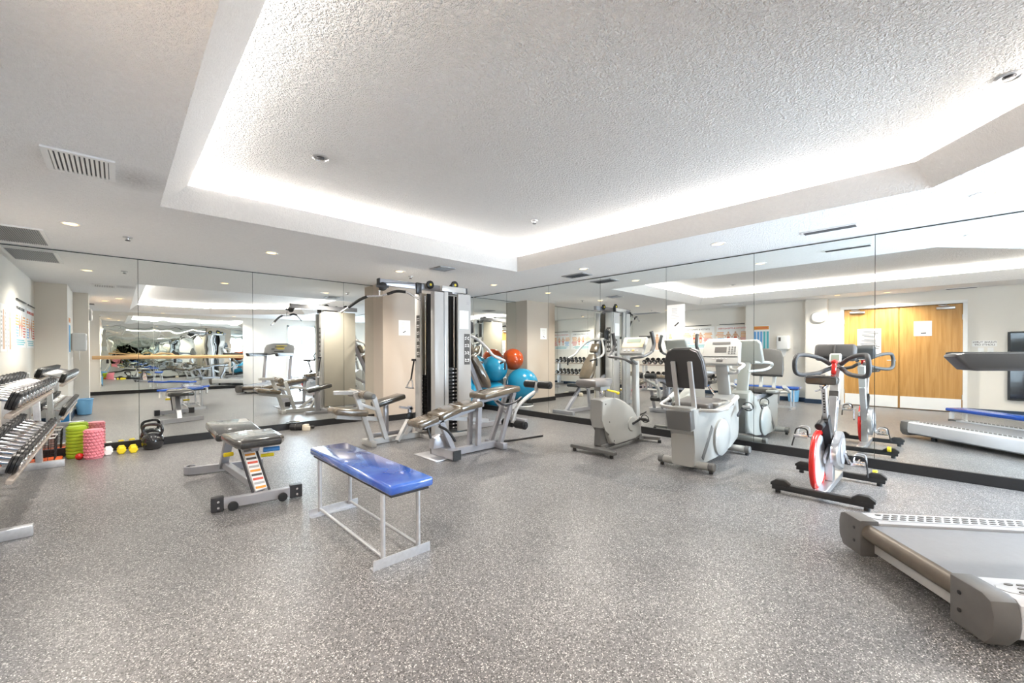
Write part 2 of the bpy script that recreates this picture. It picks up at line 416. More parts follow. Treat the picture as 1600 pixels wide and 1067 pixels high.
# back wall (long mirror wall) and right mirror wall
wb = struct('wall_back', MB().box(((XB - 1.15) / 2, YA + 0.02 + T / 2, 1.25), (XB + 1.4, T, 2.5)), m_wall, smooth=False)
JA = [-1.0, 0.197, 1.453, 2.789, 3.325]
for a, b in zip(JA, JA[1:]):
    obj('mirror_panel', MB().box(((a + b) / 2, YA + 0.005, (0.1 + HS - 0.016) / 2), (b - a - 0.005, 0.01, HS - 0.116)), m_mirror, wb, smooth=False)
obj('mirror_panel', MB().box(((4.30 + XB) / 2, YA + 0.005, (0.1 + HS - 0.016) / 2), (XB - 4.30 - 0.004, 0.01, HS - 0.116)), m_mirror, wb, smooth=False)
obj('mirror_backing', MB().box(((XB - 1) / 2, YA + 0.015, 1.2), (XB + 1, 0.008, 2.38)), m_edge, wb, smooth=False)
struct('baseboard_back', MB().box(((3.32 - 1) / 2, YA - 0.006, 0.05), (4.32, 0.024, 0.1), bev=0.004), m_base, smooth=False)

VY0, VY1 = -2.38, -0.72                              # second window, in the right wall past the mirrors
wr = struct('wall_right', MB().box((XB + 0.02 + T / 2, (YA + VY1) / 2, 1.25), (T, YA - VY1, 2.5)).box((XB + 0.02 + T / 2, (VY0 + YC) / 2, 1.25), (T, VY0 - YC, 2.5))
            .box((XB + 0.02 + T / 2, (VY0 + VY1) / 2, 0.14), (T, VY1 - VY0, 0.28)).box((XB + 0.02 + T / 2, (VY0 + VY1) / 2, 2.35), (T, VY1 - VY0, 0.30)), m_wall, smooth=False)
JB = [7.064, 6.011, 4.918, 3.82, 2.723, 1.615, 0.508, -0.60]
for a, b in zip(JB, JB[1:]):
    obj('mirror_panel', MB().box((XB + 0.005, (a + b) / 2, (0.1 + HS - 0.016) / 2), (0.01, a - b - 0.005, HS - 0.116)), m_mirror, wr, smooth=False)
obj('mirror_backing', MB().box((XB + 0.015, (YA - 0.60) / 2, 1.2), (0.008, YA + 0.60, 2.38)), m_edge, wr, smooth=False)
struct('baseboard_right', MB().box((XB - 0.006, (YA + YC) / 2, 0.05), (0.024, YA - YC, 0.1), bev=0.004), m_base, smooth=False)

# column standing in front of the back wall
colm = struct('wall_column', MB().box((3.81, (6.71 + YA + 0.02) / 2, HS / 2), (0.98, YA + 0.02 - 6.71, HS)), m_colm, smooth=False)
struct('baseboard_column', MB().box((3.81, 6.70, 0.05), (1.0, 0.02, 0.1)), m_base, smooth=False)

# left side: recessed poster wall, towel wall, clock pillar, door wall
wl = struct('wall_left', MB().box((-1.0 - T / 2, (3.6 + YA) / 2, 1.25), (T, YA - 3.6 + 0.1, 2.5)).box((-0.62 - 0.25, (2.27 + 3.6) / 2, 1.25), (0.5, 3.6 - 2.27, 2.5)), m_wall, smooth=False)
wp = struct('wall_pillar', MB().box((-0.41 - 0.3, 2.07, 1.25), (0.6, 0.40, 2.5)), m_wall, smooth=False)
DY0, DY1, DZ = -0.22, 1.60, 2.13                    # door opening
struct('wall_door', MB().box((-0.62 - T / 2, (DY1 + 1.87) / 2, 1.25), (T, 1.87 - DY1, 2.5)).box((-0.62 - T / 2, (DY0 + YC) / 2, 1.25), (T, DY0 - YC, 2.5))
       .box((-0.62 - T / 2, (DY0 + DY1) / 2, (DZ + 2.5) / 2), (T, DY1 - DY0, 2.5 - DZ)), m_wall, smooth=False)
struct('baseboard_left', MB().box((-0.99, (3.62 + YA) / 2, 0.05), (0.02, YA - 3.62, 0.1)).box((-0.61, (2.29 + 3.6) / 2, 0.05), (0.02, 1.31, 0.1))
       .box((-0.40, 2.07, 0.05), (0.02, 0.42, 0.1)).box((-0.82, 3.61, 0.05), (0.36, 0.02, 0.1)).box((-0.51, 2.28, 0.05), (0.2, 0.02, 0.1))
       .box((-0.61, (DY1 + 0.05 + 1.87) / 2, 0.05), (0.02, 1.82 - DY1, 0.1)).box((-0.61, (DY0 - 0.05 + YC) / 2, 0.05), (0.02, DY0 - 0.05 - YC, 0.1)), m_bblue, smooth=False)

# wall behind the camera: ballet mirror with barre, window at its right end
WX0, WX1, WZ0, WZ1 = 4.50, 5.50, 0.28, 2.20
wf = struct('wall_front', MB().box(((-0.74 + WX0) / 2, YC - T / 2, 1.25), (WX0 + 0.74, T, 2.5)).box(((WX1 + XB + 0.1) / 2, YC - T / 2, 1.25), (XB + 0.1 - WX1, T, 2.5))
            .box(((WX0 + WX1) / 2, YC - T / 2, WZ0 / 2), (WX1 - WX0, T, WZ0)).box(((WX0 + WX1) / 2, YC - T / 2, (WZ1 + 2.5) / 2), (WX1 - WX0, T, 2.5 - WZ1)), m_wall, smooth=False)
JC = [-0.36, 0.80, 1.96, 3.12]
for a, b in zip(JC, JC[1:]):
    obj('mirror_panel', MB().box(((a + b) / 2, YC + 0.006, 1.2), (b - a - 0.005, 0.01, 2.2)), m_mirror_w, wf, smooth=False)
struct('baseboard_front', MB().box((1.9, YC + 0.012, 0.05), (5.0, 0.02, 0.1)), m_base, smooth=False)
win = struct('window_1', MB().box(((WX0 + WX1) / 2, YC - 0.02, WZ1 - 0.03), (WX1 - WX0, 0.09, 0.06)).box(((WX0 + WX1) / 2, YC - 0.02, WZ0 + 0.03), (WX1 - WX0 + 0.06, 0.13, 0.06))
             .box((WX0 + 0.03, YC - 0.02, (WZ0 + WZ1) / 2), (0.06, 0.09, WZ1 - WZ0)).box((WX1 - 0.03, YC - 0.02, (WZ0 + WZ1) / 2), (0.06, 0.09, WZ1 - WZ0)), m_white, smooth=False)
obj('mullion', MB().box((5.0, YC - 0.02, (WZ0 + WZ1) / 2), (0.045, 0.06, WZ1 - WZ0 - 0.1)), m_white, win, smooth=False)
obj('transom', MB().box((5.25, YC - 0.02, 1.55), (0.45, 0.05, 0.035)), m_white, win, smooth=False)
for cx in (4.77, 5.23):
    obj('pane', MB().box((cx, YC - 0.03, (WZ0 + WZ1) / 2), (0.43, 0.006, WZ1 - WZ0 - 0.1)), m_glass, win, smooth=False)

vc = (VY0 + VY1) / 2; xw = XB + 0.06
win2 = struct('window_2', MB().box((xw, vc, 2.17), (0.09, VY1 - VY0, 0.06)).box((xw - 0.02, vc, 0.31), (0.13, VY1 - VY0 + 0.06, 0.06))
              .box((xw, VY0 + 0.03, 1.24), (0.09, 0.06, 1.92)).box((xw, VY1 - 0.03, 1.24), (0.09, 0.06, 1.92)), m_white, smooth=False)
obj('mullion', MB().box((xw, vc, 1.24), (0.06, 0.045, 1.82)), m_white, win2, smooth=False)
for k in (-1, 1): obj('pane', MB().box((xw + 0.01, vc + k * 0.41, 1.24), (0.006, 0.76, 1.82)), m_glass, win2, smooth=False)

# ------------------------------------------------------------------ double door
dr = struct('door_1', MB().box((-0.60, DY0 - 0.02, DZ / 2), (0.06, 0.06, DZ)).box((-0.60, DY1 + 0.02, DZ / 2), (0.06, 0.06, DZ)).box((-0.60, (DY0 + DY1) / 2, DZ + 0.02), (0.06, DY1 - DY0 + 0.1, 0.06)), m_white, smooth=False)
obj('door_light_block', MB().box((-0.73, (DY0 + DY1) / 2, 1.08), (0.04, DY1 - DY0 + 0.1, 2.16)), m_ink, dr, smooth=False)  # unseen black box added behind the leaves to stop sky light leaking through
mid = (DY0 + DY1) / 2
for a, b, s_ in ((DY0 + 0.012, mid - 0.003, -1), (mid + 0.003, DY1 - 0.012, 1)):
    lf = obj('door_leaf', MB().box((-0.645, (a + b) / 2, 1.062), (0.05, b - a, 2.10), bev=0.003), m_oak, dr, smooth=False)
    sub('kick_plate', MB().box((-0.6175, (a + b) / 2, 0.14), (0.004, b - a - 0.03, 0.24)), m_white, lf, smooth=False)
    cy = (a + b) / 2 + s_ * 0.22
    sub('door_closer', MB().box((-0.585, cy, 2.04), (0.055, 0.26, 0.05), bev=0.01).beam((-0.57, cy - 0.05, 2.075), (-0.54, cy + 0.10, 2.09), 0.025, 0.012).beam((-0.54, cy + 0.10, 2.09), (-0.60, cy - 0.02, 2.11), 0.025, 0.012), m_steel, lf)
    for hz in (0.3, 1.05, 1.85):
        sub('hinge', MB().cyl((-0.612, b if s_ > 0 else a, hz - 0.05), (-0.612, b if s_ > 0 else a, hz + 0.05), 0.01, 10), m_steel, lf)
    if s_ > 0:
        sub('door_handle', MB().cyl((-0.62, a + 0.07, 1.0), (-0.57, a + 0.07, 1.0), 0.012, 12).cyl((-0.572, a + 0.065, 1.0), (-0.572, a + 0.18, 1.0), 0.010, 12).cyl((-0.622, a + 0.07, 1.0), (-0.612, a + 0.07, 1.0), 0.028, 20), m_steel, lf)

# generic wall sheet facing +X (u = -Y is "right" when one faces it)
def sheet(name, label, cat, x, y0, y1, z0, z1, m=None, t=0.003, group=None):
    o = obj(name, MB().box((x + t / 2, (y0 + y1) / 2, (z0 + z1) / 2), (t, abs(y1 - y0), z1 - z0)), m or m_paper, smooth=False)
    return tag(o, label, cat, group)
RX = Matrix(((0, 0, 1), (1, 0, 0), (0, 1, 0)))                 # text right = +Y, up = +Z, facing +X
def print_bar(par, name, x, yc, zc, wy, hz, m): return sub(name, MB().box((x, yc, zc), (0.0012, wy, hz)), m, par, smooth=False)
def text_lines(par, x, y0, y1, z0, z1, n, m=None, h=0.5):
    mb = MB(); st = (z1 - z0) / n
    for i in range(n):
        L = (y1 - y0) * random.uniform(0.55, 1.0); mb.box((x, (y0 + y1) / 2 + random.uniform(-0.04, 0.04) * (y1 - y0), z1 - st * (i + 0.5)), (0.0012, L, st * h))
    return sub('printed_lines', mb, m or m_ink, par, smooth=False, kind='stuff')

X1 = -0.62
xn = X1 + 0.006
n1 = sheet('rules_notice', 'white notice of many text lines on the oak door', 'notice', X1 + 0.002, 0.97, 1.36, 1.08, 1.68)
text_lines(n1, xn, 1.0, 1.33, 1.11, 1.63, 16)
n2 = sheet('door_notice', 'nearly blank white notice with a small black mark on the oak door', 'notice', X1 + 0.002, 0.21, 0.47, 1.50, 1.80)
text_lines(n2, xn, 0.27, 0.41, 1.66, 1.76, 4, m_gprint, 0.2); print_bar(n2, 'mark', xn, 0.33, 1.56, 0.08, 0.02, m_ink)
n3 = sheet('switch_sign', 'white wall sign reading please turn lights off above light switches', 'sign', X1, -0.64, -0.33, 1.28, 1.39)
lettering('PLEASE TURN', 0.048, (xn - 0.0025, -0.485, 1.36), RX, m_ink, n3); lettering('LIGHTS OFF', 0.048, (xn - 0.0025, -0.485, 1.31), RX, m_ink, n3)
for y in (-0.44, -0.56):
    sw = tag(obj('light_switch', MB().box((X1 + 0.004, y, 1.20), (0.008, 0.075, 0.115), bev=0.002), m_white, smooth=False), 'white light switch plate under its sign, the one ' + ('closer to the oak doors' if y > -0.5 else 'closer to the black panel'), 'light switch', 'pair of light switches by the door')
    sub('toggle', MB().box((X1 + 0.012, y, 1.20), (0.014, 0.012, 0.028), rotY(0.3)), m_white, sw, smooth=False)
bp_ = thing('black_wall_panel', 'black framed glossy panel hung low on the wall beyond the light switches', 'panel', (X1, -1.06, 0.30))
obj('panel', MB().box((0.02, 0, 0.62), (0.03, 0.54, 1.20)), m_blackg, bp_, smooth=False)
obj('frame', MB().box((0.025, -0.28, 0.62), (0.05, 0.03, 1.24)).box((0.025, 0.28, 0.62), (0.05, 0.03, 1.24)).box((0.025, 0, 1.23), (0.05, 0.53, 0.03)).box((0.025, 0, 0.01), (0.05, 0.53, 0.03)), m_black, bp_, smooth=False)

# towel dispenser, clock
td = thing('towel_dispenser', 'white paper towel dispenser on the wall with a towel hanging out', 'dispenser', (X1, 2.735, 1.24))
obj('body', MB().box((0.10, 0, 0.17), (0.20, 0.26, 0.34), bev=0.03, seg=3), m_white, td)
obj('window', MB().box((0.2, 0.06, 0.25), (0.004, 0.05, 0.09), bev=0.001), m_decal, td, smooth=False)
obj('paper_towel', MB().prism([(-0.07, 0), (0.07, 0), (0.05, -0.12), (0.01, -0.2), (-0.045, -0.15)], (0.1, 0, 0.01), (0, 1, 0), (0, 0, 1), 0.006), m_paper, td, smooth=False)
ck = thing('wall_clock', 'pale oval wall clock with dark hands on the pillar beside the door', 'clock', (-0.41, 2.01, 1.98))
def oval(a, b, n=36, p=2.6):
    return [(a * math.copysign(abs(math.cos(t)) ** (2 / p), math.cos(t)), b * math.copysign(abs(math.sin(t)) ** (2 / p), math.sin(t))) for t in (2 * PI * k / n for k in range(n))]
obj('case', MB().prism(oval(0.15, 0.12), (0.02, 0, 0), (0, 1, 0), (0, 0, 1), 0.04, bev=0.008), mat('grey_clock_case', (0.55, 0.55, 0.54), 0.4), ck)
obj('dial', MB().prism(oval(0.13, 0.10), (0.042, 0, 0), (0, 1, 0), (0, 0, 1), 0.004), m_white, ck, smooth=False)
obj('hour_hand', MB().beam((0.046, 0.0, 0), (0.046, -0.04, 0.028), 0.008, 0.003, upv=(1, 0, 0), bev=0), m_ink, ck, smooth=False)
obj('minute_hand', MB().beam((0.047, 0.0, 0), (0.047, 0.055, 0.045), 0.006, 0.003, upv=(1, 0, 0), bev=0), m_ink, ck, smooth=False)

# posters
def stretch_poster(y0, y1, label):
    p = sheet('exercise_poster', label, 'poster', -1.0, y0, y1, 1.28, 1.90, group='stretch and strengthen posters')
    x = -0.996; c = (y0 + y1) / 2
    lettering('STRETCH & STRENGTHEN', 0.060, (x, c, 1.83), RX, m_rprint if y0 < 4 else m_ink, p)
    for i, (dy, m_) in enumerate(((-0.30, m_oprint), (-0.30, m_rprint), (0.30, m_oprint), (0.28, m_tealb))):
        text_lines(p, x, c + dy - 0.13, c + dy + 0.13, 1.58 - 0.16 * (i % 2), 1.74 - 0.16 * (i % 2), 4, m_)
    for dy in (-0.09, 0.09):
        fig = MB().sphere((x, c + dy, 1.72), 0.026, 12, (0.06, 1, 1)).box((x, c + dy, 1.63), (0.002, 0.07, 0.12)).box((x, c + dy - 0.02, 1.51), (0.002, 0.026, 0.14), rotX(0.1)).box((x, c + dy + 0.02, 1.51), (0.002, 0.026, 0.14), rotX(-0.1)).box((x, c + dy + 0.055, 1.64), (0.002, 0.02, 0.12), rotX(0.5)).box((x, c + dy - 0.055, 1.64), (0.002, 0.02, 0.12), rotX(-0.5))
        sub('figure', fig, m_skin, p, smooth=False)
        sub('shorts', MB().box((x + 0.001, c + dy, 1.575), (0.002, 0.075, 0.045)), m_rprint, p, smooth=False)
    text_lines(p, x, y0 + 0.08, y1 - 0.08, 1.31, 1.40, 3, m_teal)
    tube_ = MB().cyl((-0.985, y0 + 0.08, 1.945), (-0.985, y1 - 0.08, 1.945), 0.009, 10)
    sub('hanging_rod', tube_, m_dark, p)
stretch_poster(4.52, 5.46, 'exercise poster headed stretch and strengthen in black, further along the dumbbell rack')
stretch_poster(3.66, 4.46, 'exercise poster headed stretch and strengthen in red, beside the inner corner of the recess')
for i, (y0, y1) in enumerate(((5.62, 5.98), (6.03, 6.42))):
    p = sheet('muscle_chart', ['narrow muscle chart with one tall figure between the wide exercise poster and its twin', 'narrow muscle chart with one tall figure closest to the mirror wall'][i], 'poster', -1.0, y0, y1, 1.22, 1.80)
    x = -0.996; c = (y0 + y1) / 2
    sub('figure', MB().sphere((x, c, 1.70), 0.04, 12, (0.05, 1, 1)).box((x, c, 1.56), (0.002, 0.11, 0.2)).box((x, c - 0.03, 1.36), (0.002, 0.04, 0.22)).box((x, c + 0.03, 1.36), (0.002, 0.04, 0.22)), m_skin, p, smooth=False)
    text_lines(p, x, y0 + 0.03, y0 + 0.1, 1.27, 1.72, 9, m_gprint); text_lines(p, x, y1 - 0.1, y1 - 0.03, 1.27, 1.72, 9, m_gprint)
ch = sheet('training_chart', 'chart with orange header and teal columns on the wall beside the towel dispenser', 'poster', X1, 3.06, 3.42, 1.20, 1.85)
print_bar(ch, 'header', X1 + 0.0045, 3.24, 1.79, 0.33, 0.085, m_oprint)
text_lines(ch, X1 + 0.006, 3.10, 3.38, 1.77, 1.81, 1, m_rprint)
for i in range(5): print_bar(ch, 'column', X1 + 0.0045, 3.10 + i * 0.07, 1.46, 0.05, 0.48, (m_tealb, m_teal)[i < 2])
dk = sheet('dumbbell_sign', 'long black sign high on the wall over the dumbbell rack', 'sign', -1.0, 6.45, 6.85, 1.62, 1.70, m_decal)

# sheets on the mirror and on the column
mp_ = tag(obj('mirror_notice', MB().box((XB - 0.003, 2.585, 1.672), (0.003, 0.25, 0.35)), m_paper, smooth=False), 'white notice with a black mark taped to the long mirror behind the recumbent bike', 'notice')
mb = MB()
for i in range(7): mb.box((XB - 0.0055, 2.60, 1.79 - i * 0.022), (0.001, random.uniform(0.06, 0.14), 0.005))
sub('printed_lines', mb, m_gprint, mp_, smooth=False, kind='stuff')
sub('mark', MB().beam((XB - 0.0055, 2.60, 1.55), (XB - 0.0055, 2.54, 1.60), 0.018, 0.001, upv=(1, 0, 0), bev=0), m_ink, mp_, smooth=False)
cs = tag(obj('column_notice', MB().box((3.733, 6.7085, 1.637), (0.23, 0.003, 0.27)), m_paper, smooth=False), 'white notice with a small black mark taped to the beige column', 'notice')
mb = MB()
for i in range(6): mb.box((3.733, 6.7065, 1.73 - i * 0.022), (random.uniform(0.06, 0.13), 0.001, 0.004))
sub('printed_lines', mb, m_gprint, cs, smooth=False, kind='stuff')
sub('mark', MB().beam((3.70, 6.7065, 1.545), (3.755, 6.7065, 1.58), 0.015, 0.001, upv=(0, 1, 0), bev=0), m_ink, cs, smooth=False)

# ------------------------------------------------------------------ ceiling fittings
def downlight(x, y, label, power=88):
    t = thing('downlight', label, 'ceiling light', (x, y, HS), group='recessed downlights')
    obj('trim_ring', MB().lathe([(0.078, 0.002), (0.078, -0.004), (0.062, -0.007), (0.055, 0.0), (0.05, 0.04), (0.078, 0.04)], (0, 0, 0), seg=28), m_white, t)
    obj('lamp', MB().lathe([(0.048, -0.002), (0.046, -0.006), (0.02, -0.010), (0.001, -0.011)], (0, 0, 0), seg=24), m_lamp, t)
    l = bpy.data.lights.new('downlight_beam', 'SPOT'); l.energy = power; l.color = (1.0, 0.92, 0.82); l.spot_size = math.radians(150); l.spot_blend = 0.8; l.shadow_soft_size = 0.05
    o = bpy.data.objects.new('downlight_beam', l); COL.objects.link(o); o.parent = t; o.location = (0, 0, -0.03)
for (x, y, lb) in ((-0.303, 5.579, 'warm recessed downlight over the dumbbell rack'), (1.344, 5.579, 'warm recessed downlight between rack and lat pulldown bar'), (3.025, 5.575, 'warm recessed downlight just over the tall gym tower'),
                   (4.862, 5.57, 'warm recessed downlight in the mirror corner by the exercise balls'), (4.864, 3.615, 'warm recessed downlight beside the square black vent'),
                   (4.835, 1.757, 'warm recessed downlight over the recumbent bike'), (4.79, -0.193, 'warm recessed downlight beside the clipped corner of the ceiling tray'),
                   (-0.20, 0.85, 'warm recessed downlight in front of the oak doors'), (0.04, 1.62, 'added unseen downlight in front of the clock pillar to brighten the left soffit'),  # clock pillar one is added out of view to lift the left soffit
                   (1.0, -2.1, 'warm recessed downlight over the left end of the ballet barre'), (2.8, -2.1, 'warm recessed downlight over the right end of the ballet barre')):
    downlight(x, y, lb)
def grille(name, label, x0, x1, y0, y1, mframe, mslat, n, along, fr=0.03, z=HS):
    t = thing(name, label, 'vent', ((x0 + x1) / 2, (y0 + y1) / 2, z)); a, b = (x1 - x0) / 2, (y1 - y0) / 2
    obj('frame', MB().box((a - fr / 2, 0, -0.005), (fr, 2 * b, 0.012)).box((fr / 2 - a, 0, -0.005), (fr, 2 * b, 0.012)).box((0, b - fr / 2, -0.005), (2 * a - 2 * fr, fr, 0.012)).box((0, fr / 2 - b, -0.005), (2 * a - 2 * fr, fr, 0.012)), mframe, t, smooth=False)
    obj('backing', MB().box((0, 0, -0.0015), (2 * a - 2 * fr, 2 * b - 2 * fr, 0.003)), m_ventd, t, smooth=False)
    me = None
    for i in range(n):
        k = (i + 0.5) / n * 2 - 1
        if me is None:
            st = 2 * ((a if along == 'y' else b) - fr) / n
            mb = MB().box((0, 0, 0), (st * 0.62, 2 * b - 2 * fr, 0.004), rotY(0.35)) if along == 'y' else MB().box((0, 0, 0), (2 * a - 2 * fr, st * 0.62, 0.004), rotX(0.35))
            o = obj('slat', mb, mslat, t, smooth=False); me = o.data
        else:
            o = bpy.data.objects.new('slat', me); COL.objects.link(o); o.parent = t
        o.location = (k * (a - fr), 0, -0.009) if along == 'y' else (0, k * (b - fr), -0.009)
grille('slotted_vent', 'pale slotted ceiling vent with dark gaps and a dirty patch beside it', -0.315, 0.0, 3.58, 3.99, m_white, m_white, 12, 'y')
grille('return_grille', 'wide grey return-air grille in white frame above the dumbbell rack', -0.95, -0.51, 6.02, 6.88, m_white, m_ventg, 24, 'y')
grille('linear_vent', 'narrow dark linear vent in the soffit above the spin bike', 4.99, 5.12, 0.58, 1.02, m_white, m_ventd, 5, 'y', 0.015)
grille('square_vent', 'square grey ceiling vent in front of the gym tower', 3.24, 3.50, 4.83, 5.11, m_ventg, m_ventg, 8, 'x')
grille('black_vent', 'square black ceiling vent close to the right mirror wall', 5.08, 5.34, 3.79, 4.20, m_ventg, m_ventd, 8, 'x')
grille('door_vent', 'narrow dark linear vent in the soffit near the oak doors', -0.52, -0.38, -0.40, 0.03, m_white, m_ventd, 5, 'y', 0.015)
def sprinkler(x, y, z, label):
    t = thing('sprinkler_head', label, 'sprinkler', (x, y, z))
    obj('escutcheon', MB().lathe([(0.04, 0.0), (0.038, -0.008), (0.015, -0.012), (0.012, -0.03), (0.001, -0.03)], (0, 0, 0)), m_steel, t)
    obj('deflector', MB().lathe([(0.001, -0.034), (0.022, -0.034), (0.022, -0.037), (0.001, -0.037)], (0, 0, 0), seg=16).cyl((0, 0, -0.03), (0, 0, -0.035), 0.006, 8), m_dark, t)
sprinkler(0.087, 5.836, HS, 'small sprinkler head on the soffit near the dumbbell rack')
sprinkler(3.358, 5.836, HS, 'small sprinkler head on the soffit behind the lat pulldown boom')
sprinkler(3.463, 3.258, HT, 'small sprinkler head on the tray ceiling near its mirror corner')
def puck(x, y, label):
    t = thing('ceiling_detector', label, 'detector', (x, y, HT))
    obj('base_ring', MB().lathe([(0.06, 0), (0.06, -0.006), (0.048, -0.012), (0.044, -0.004), (0.001, -0.004)], (0, 0, 0)), m_steel, t)
    obj('eye', MB().lathe([(0.028, -0.004), (0.022, -0.016), (0.001, -0.018)], (0, 0, 0)), m_dark, t)
puck(1.143, 3.329, 'round chrome fitting on the tray ceiling over the blue bench')
puck(3.54, -0.23, 'round chrome fitting on the tray ceiling by its clipped corner')

# ------------------------------------------------------------------ blue flat bench
bn = thing('flat_bench', 'worn blue vinyl flat bench on bare steel legs in the open floor', 'bench', (1.185, 2.68, 0))
def bench_parts(root, L, Wd, H, legx, legy, rail):
    pd = obj('pad', MB().box((0, 0, H - 0.02), (Wd, L, 0.055), bev=0.016, seg=3), m_blue, root)
    sub('board', MB().box((0, 0, H - 0.056), (Wd - 0.04, L - 0.05, 0.016)), m_dark, pd, smooth=False)
    for sx in (-1, 1):
        for sy in (-1, 1):
            obj('leg', MB().cyl((sx * legx, sy * legy, 0.03), (sx * legx, sy * legy, H - 0.064), 0.0135, 14), m_galv, root)
        obj('stretcher', MB().cyl((sx * legx * 1.0, -legy, 0.05), (sx * legx, legy, 0.05), 0.010, 10), m_galv, root)
    for sy in (-1, 1):
        obj('foot_rail', MB().box((0, sy * legy, 0.002), (rail, 0.045, 0.005)).box((0, sy * (legy + 0.02), 0.027), (rail, 0.006, 0.055)), m_galv, root, smooth=False)
bench_parts(bn, 1.27, 0.275, 0.475, 0.112, 0.50, 0.36)
lb = thing('low_bench', 'low blue padded bench on short white legs alongside the treadmill', 'bench', (1.30, -0.55, 0), -0.80)
pd = obj('pad', MB().box((0.1, 0, 0.205), (1.5, 0.30, 0.05), bev=0.014), m_bluep, lb)
obj('frame', MB().box((0.1, 0, 0.17), (1.42, 0.22, 0.02)), m_white, lb, smooth=False)
for x in (-0.58, 0.78):
    for y in (-0.11, 0.11): obj('leg', MB().box((x, y, 0.08), (0.05, 0.04, 0.16)), m_white, lb, smooth=False)

# ------------------------------------------------------------------ adjustable bench
ab = thing('adjustable_bench', 'adjustable weight bench with split black pads and ladder post near the mirror', 'bench', (0.80, 4.35, 0))
pk = dict(bev=0.025, seg=3)
obj('seat_pad', MB().prism([(-0.185, -0.02), (-0.16, -0.44), (-0.13, -0.52), (0.16, -0.52), (0.20, -0.44), (0.21, -0.02)], (0.03, 0.0, 0.465), (1, 0, 0), (0, 1, 0), 0.075, bev=0.028, seg=3), m_pad, ab)
obj('back_pad', MB().box((0.0, 0.36, 0.468), (0.36, 0.62, 0.075), rotX(0.06), **pk), m_pad, ab)
obj('pad_rail', MB().beam((0.02, -0.42, 0.41), (0.02, 0.62, 0.43), 0.06, 0.05), m_frame, ab)
obj('front_foot', MB().beam((-0.28, -0.55, 0.055), (0.29, -0.63, 0.055), 0.05, 0.075), m_frame, ab)
for x0, x1, y0, y1 in ((-0.30, -0.22, -0.547, -0.558), (0.22, 0.31, -0.620, -0.633)):
    f = obj('end_plate', MB().beam((x0, y0, 0.058), (x1, y1, 0.058), 0.058, 0.105), m_dark, ab)
    for z in (0.035, 0.08): sub('bolt', MB().cyl(((x0 + x1) / 2, y0 - 0.03, z), ((x0 + x1) / 2, y0 - 0.045, z), 0.009, 8), m_chrome, f)
for x, y in ((-0.17, -0.60), (0.16, -0.645)):
    obj('transport_wheel', MB().cyl((x, y, 0.035), (x, y - 0.025, 0.035), 0.034, 20, 0.004), m_black, ab)
mb = MB(); rp = catmull([V(p) for p in ((-0.25, 0.87, 0.045), (-0.30, 0.84, 0.045), (-0.31, 0.79, 0.045), (-0.26, 0.75, 0.045), (-0.12, 0.72, 0.045), (0.30, 0.63, 0.045))], 5)
for p, q in zip(rp, rp[1:]): mb.beam(p, q + (q - p).normalized() * 0.006, 0.045, 0.07, bev=0)
obj('rear_foot', mb, m_frame, ab, smooth=False)
obj('rear_post', MB().beam((-0.03, 0.70, 0.05), (-0.03, 0.34, 0.42), 0.07, 0.06, upv=(0, 1, 0)), m_frame, ab)
obj('spine', MB().beam((-0.02, 0.68, 0.075), (0.03, -0.50, 0.10), 0.06, 0.06), m_frame, ab)
# ladder post with height stickers
la, lbn = V((0.03, -0.56, 0.10)), V((-0.02, -0.30, 0.42))
ld = obj('ladder_post', MB().beam(la, lbn, 0.085, 0.025, upv=(0, -1, 0.5)), m_paper, ab)
d_ = (lbn - la); nrm = V((0, -0.80, 0.60)) * 0.0; nn = d_.normalized().cross(V((1, 0, 0))).normalized()
if nn.y > 0: nn = -nn
for i in range(11):
    c = la + d_ * (i + 0.5) / 11 + nn * 0.0145
    sub('height_sticker', MB().beam(c - V((0.036, 0, 0)), c + V((0.036, 0, 0)), 0.018, 0.003, upv=nn, bev=0), (m_oprint, m_gprint, m_rprint, m_decal)[i % 4], ld, smooth=False)
for x in (-0.058, 0.058): obj('ladder_rail', MB().cyl(la + V((x, -0.01, -0.02)), lbn + V((x, -0.01, 0)), 0.009, 10), m_dark, ab)
obj('adjust_knob', MB().cyl((-0.09, -0.16, 0.34), (-0.16, -0.17, 0.34), 0.018, 14, 0.004), m_yellow, ab)
obj('adjust_knob', MB().cyl((0.10, -0.22, 0.30), (0.20, -0.24, 0.30), 0.015, 14, 0.004), m_yellow, ab)
obj('hand_grip', MB().cyl((0.08, -0.40, 0.385), (0.20, -0.42, 0.385), 0.020, 14, 0.004), m_bluegrip, ab)

# ------------------------------------------------------------------ multi-station gym
mg = thing('multi_gym', 'tall pale multi-station gym tower with weight stacks, lat pulldown and chest press', 'gym machine', (3.40, 5.0, 0))
G = lambda name, mb, m, **k: obj(name, mb, m, mg, world=True, **k)
# tower: frame posts, shrouds, back panel
G('base_plinth', MB().box((3.40, 5.0, 0.03), (0.64, 0.44, 0.06), bev=0.006), m_frame2)
for x, y in ((3.11, 5.17), (3.69, 5.17), (3.69, 4.83)): G('upright', MB().box((x, y, 1.03), (0.05, 0.05, 2.0), bev=0.004), m_frame2)
G('back_panel', MB().box((3.44, 5.215, 1.06), (0.66, 0.02, 1.98), bev=0.005), m_shroudb)
sh1 = G('side_shroud', MB().box((3.075, 5.135, 1.05), (0.03, 0.15, 1.94), bev=0.008), m_shroud)
sh2 = G('corner_shroud', MB().box((3.165, 4.80, 1.05), (0.15, 0.10, 1.94), bev=0.012), m_shroud)
G('shroud_edge', MB().box((3.252, 4.815, 1.05), (0.02, 0.06, 1.94)), m_steel)
G('front_column', MB().box((3.30, 4.80, 1.06), (0.065, 0.05, 2.0), bev=0.004), m_frame2)
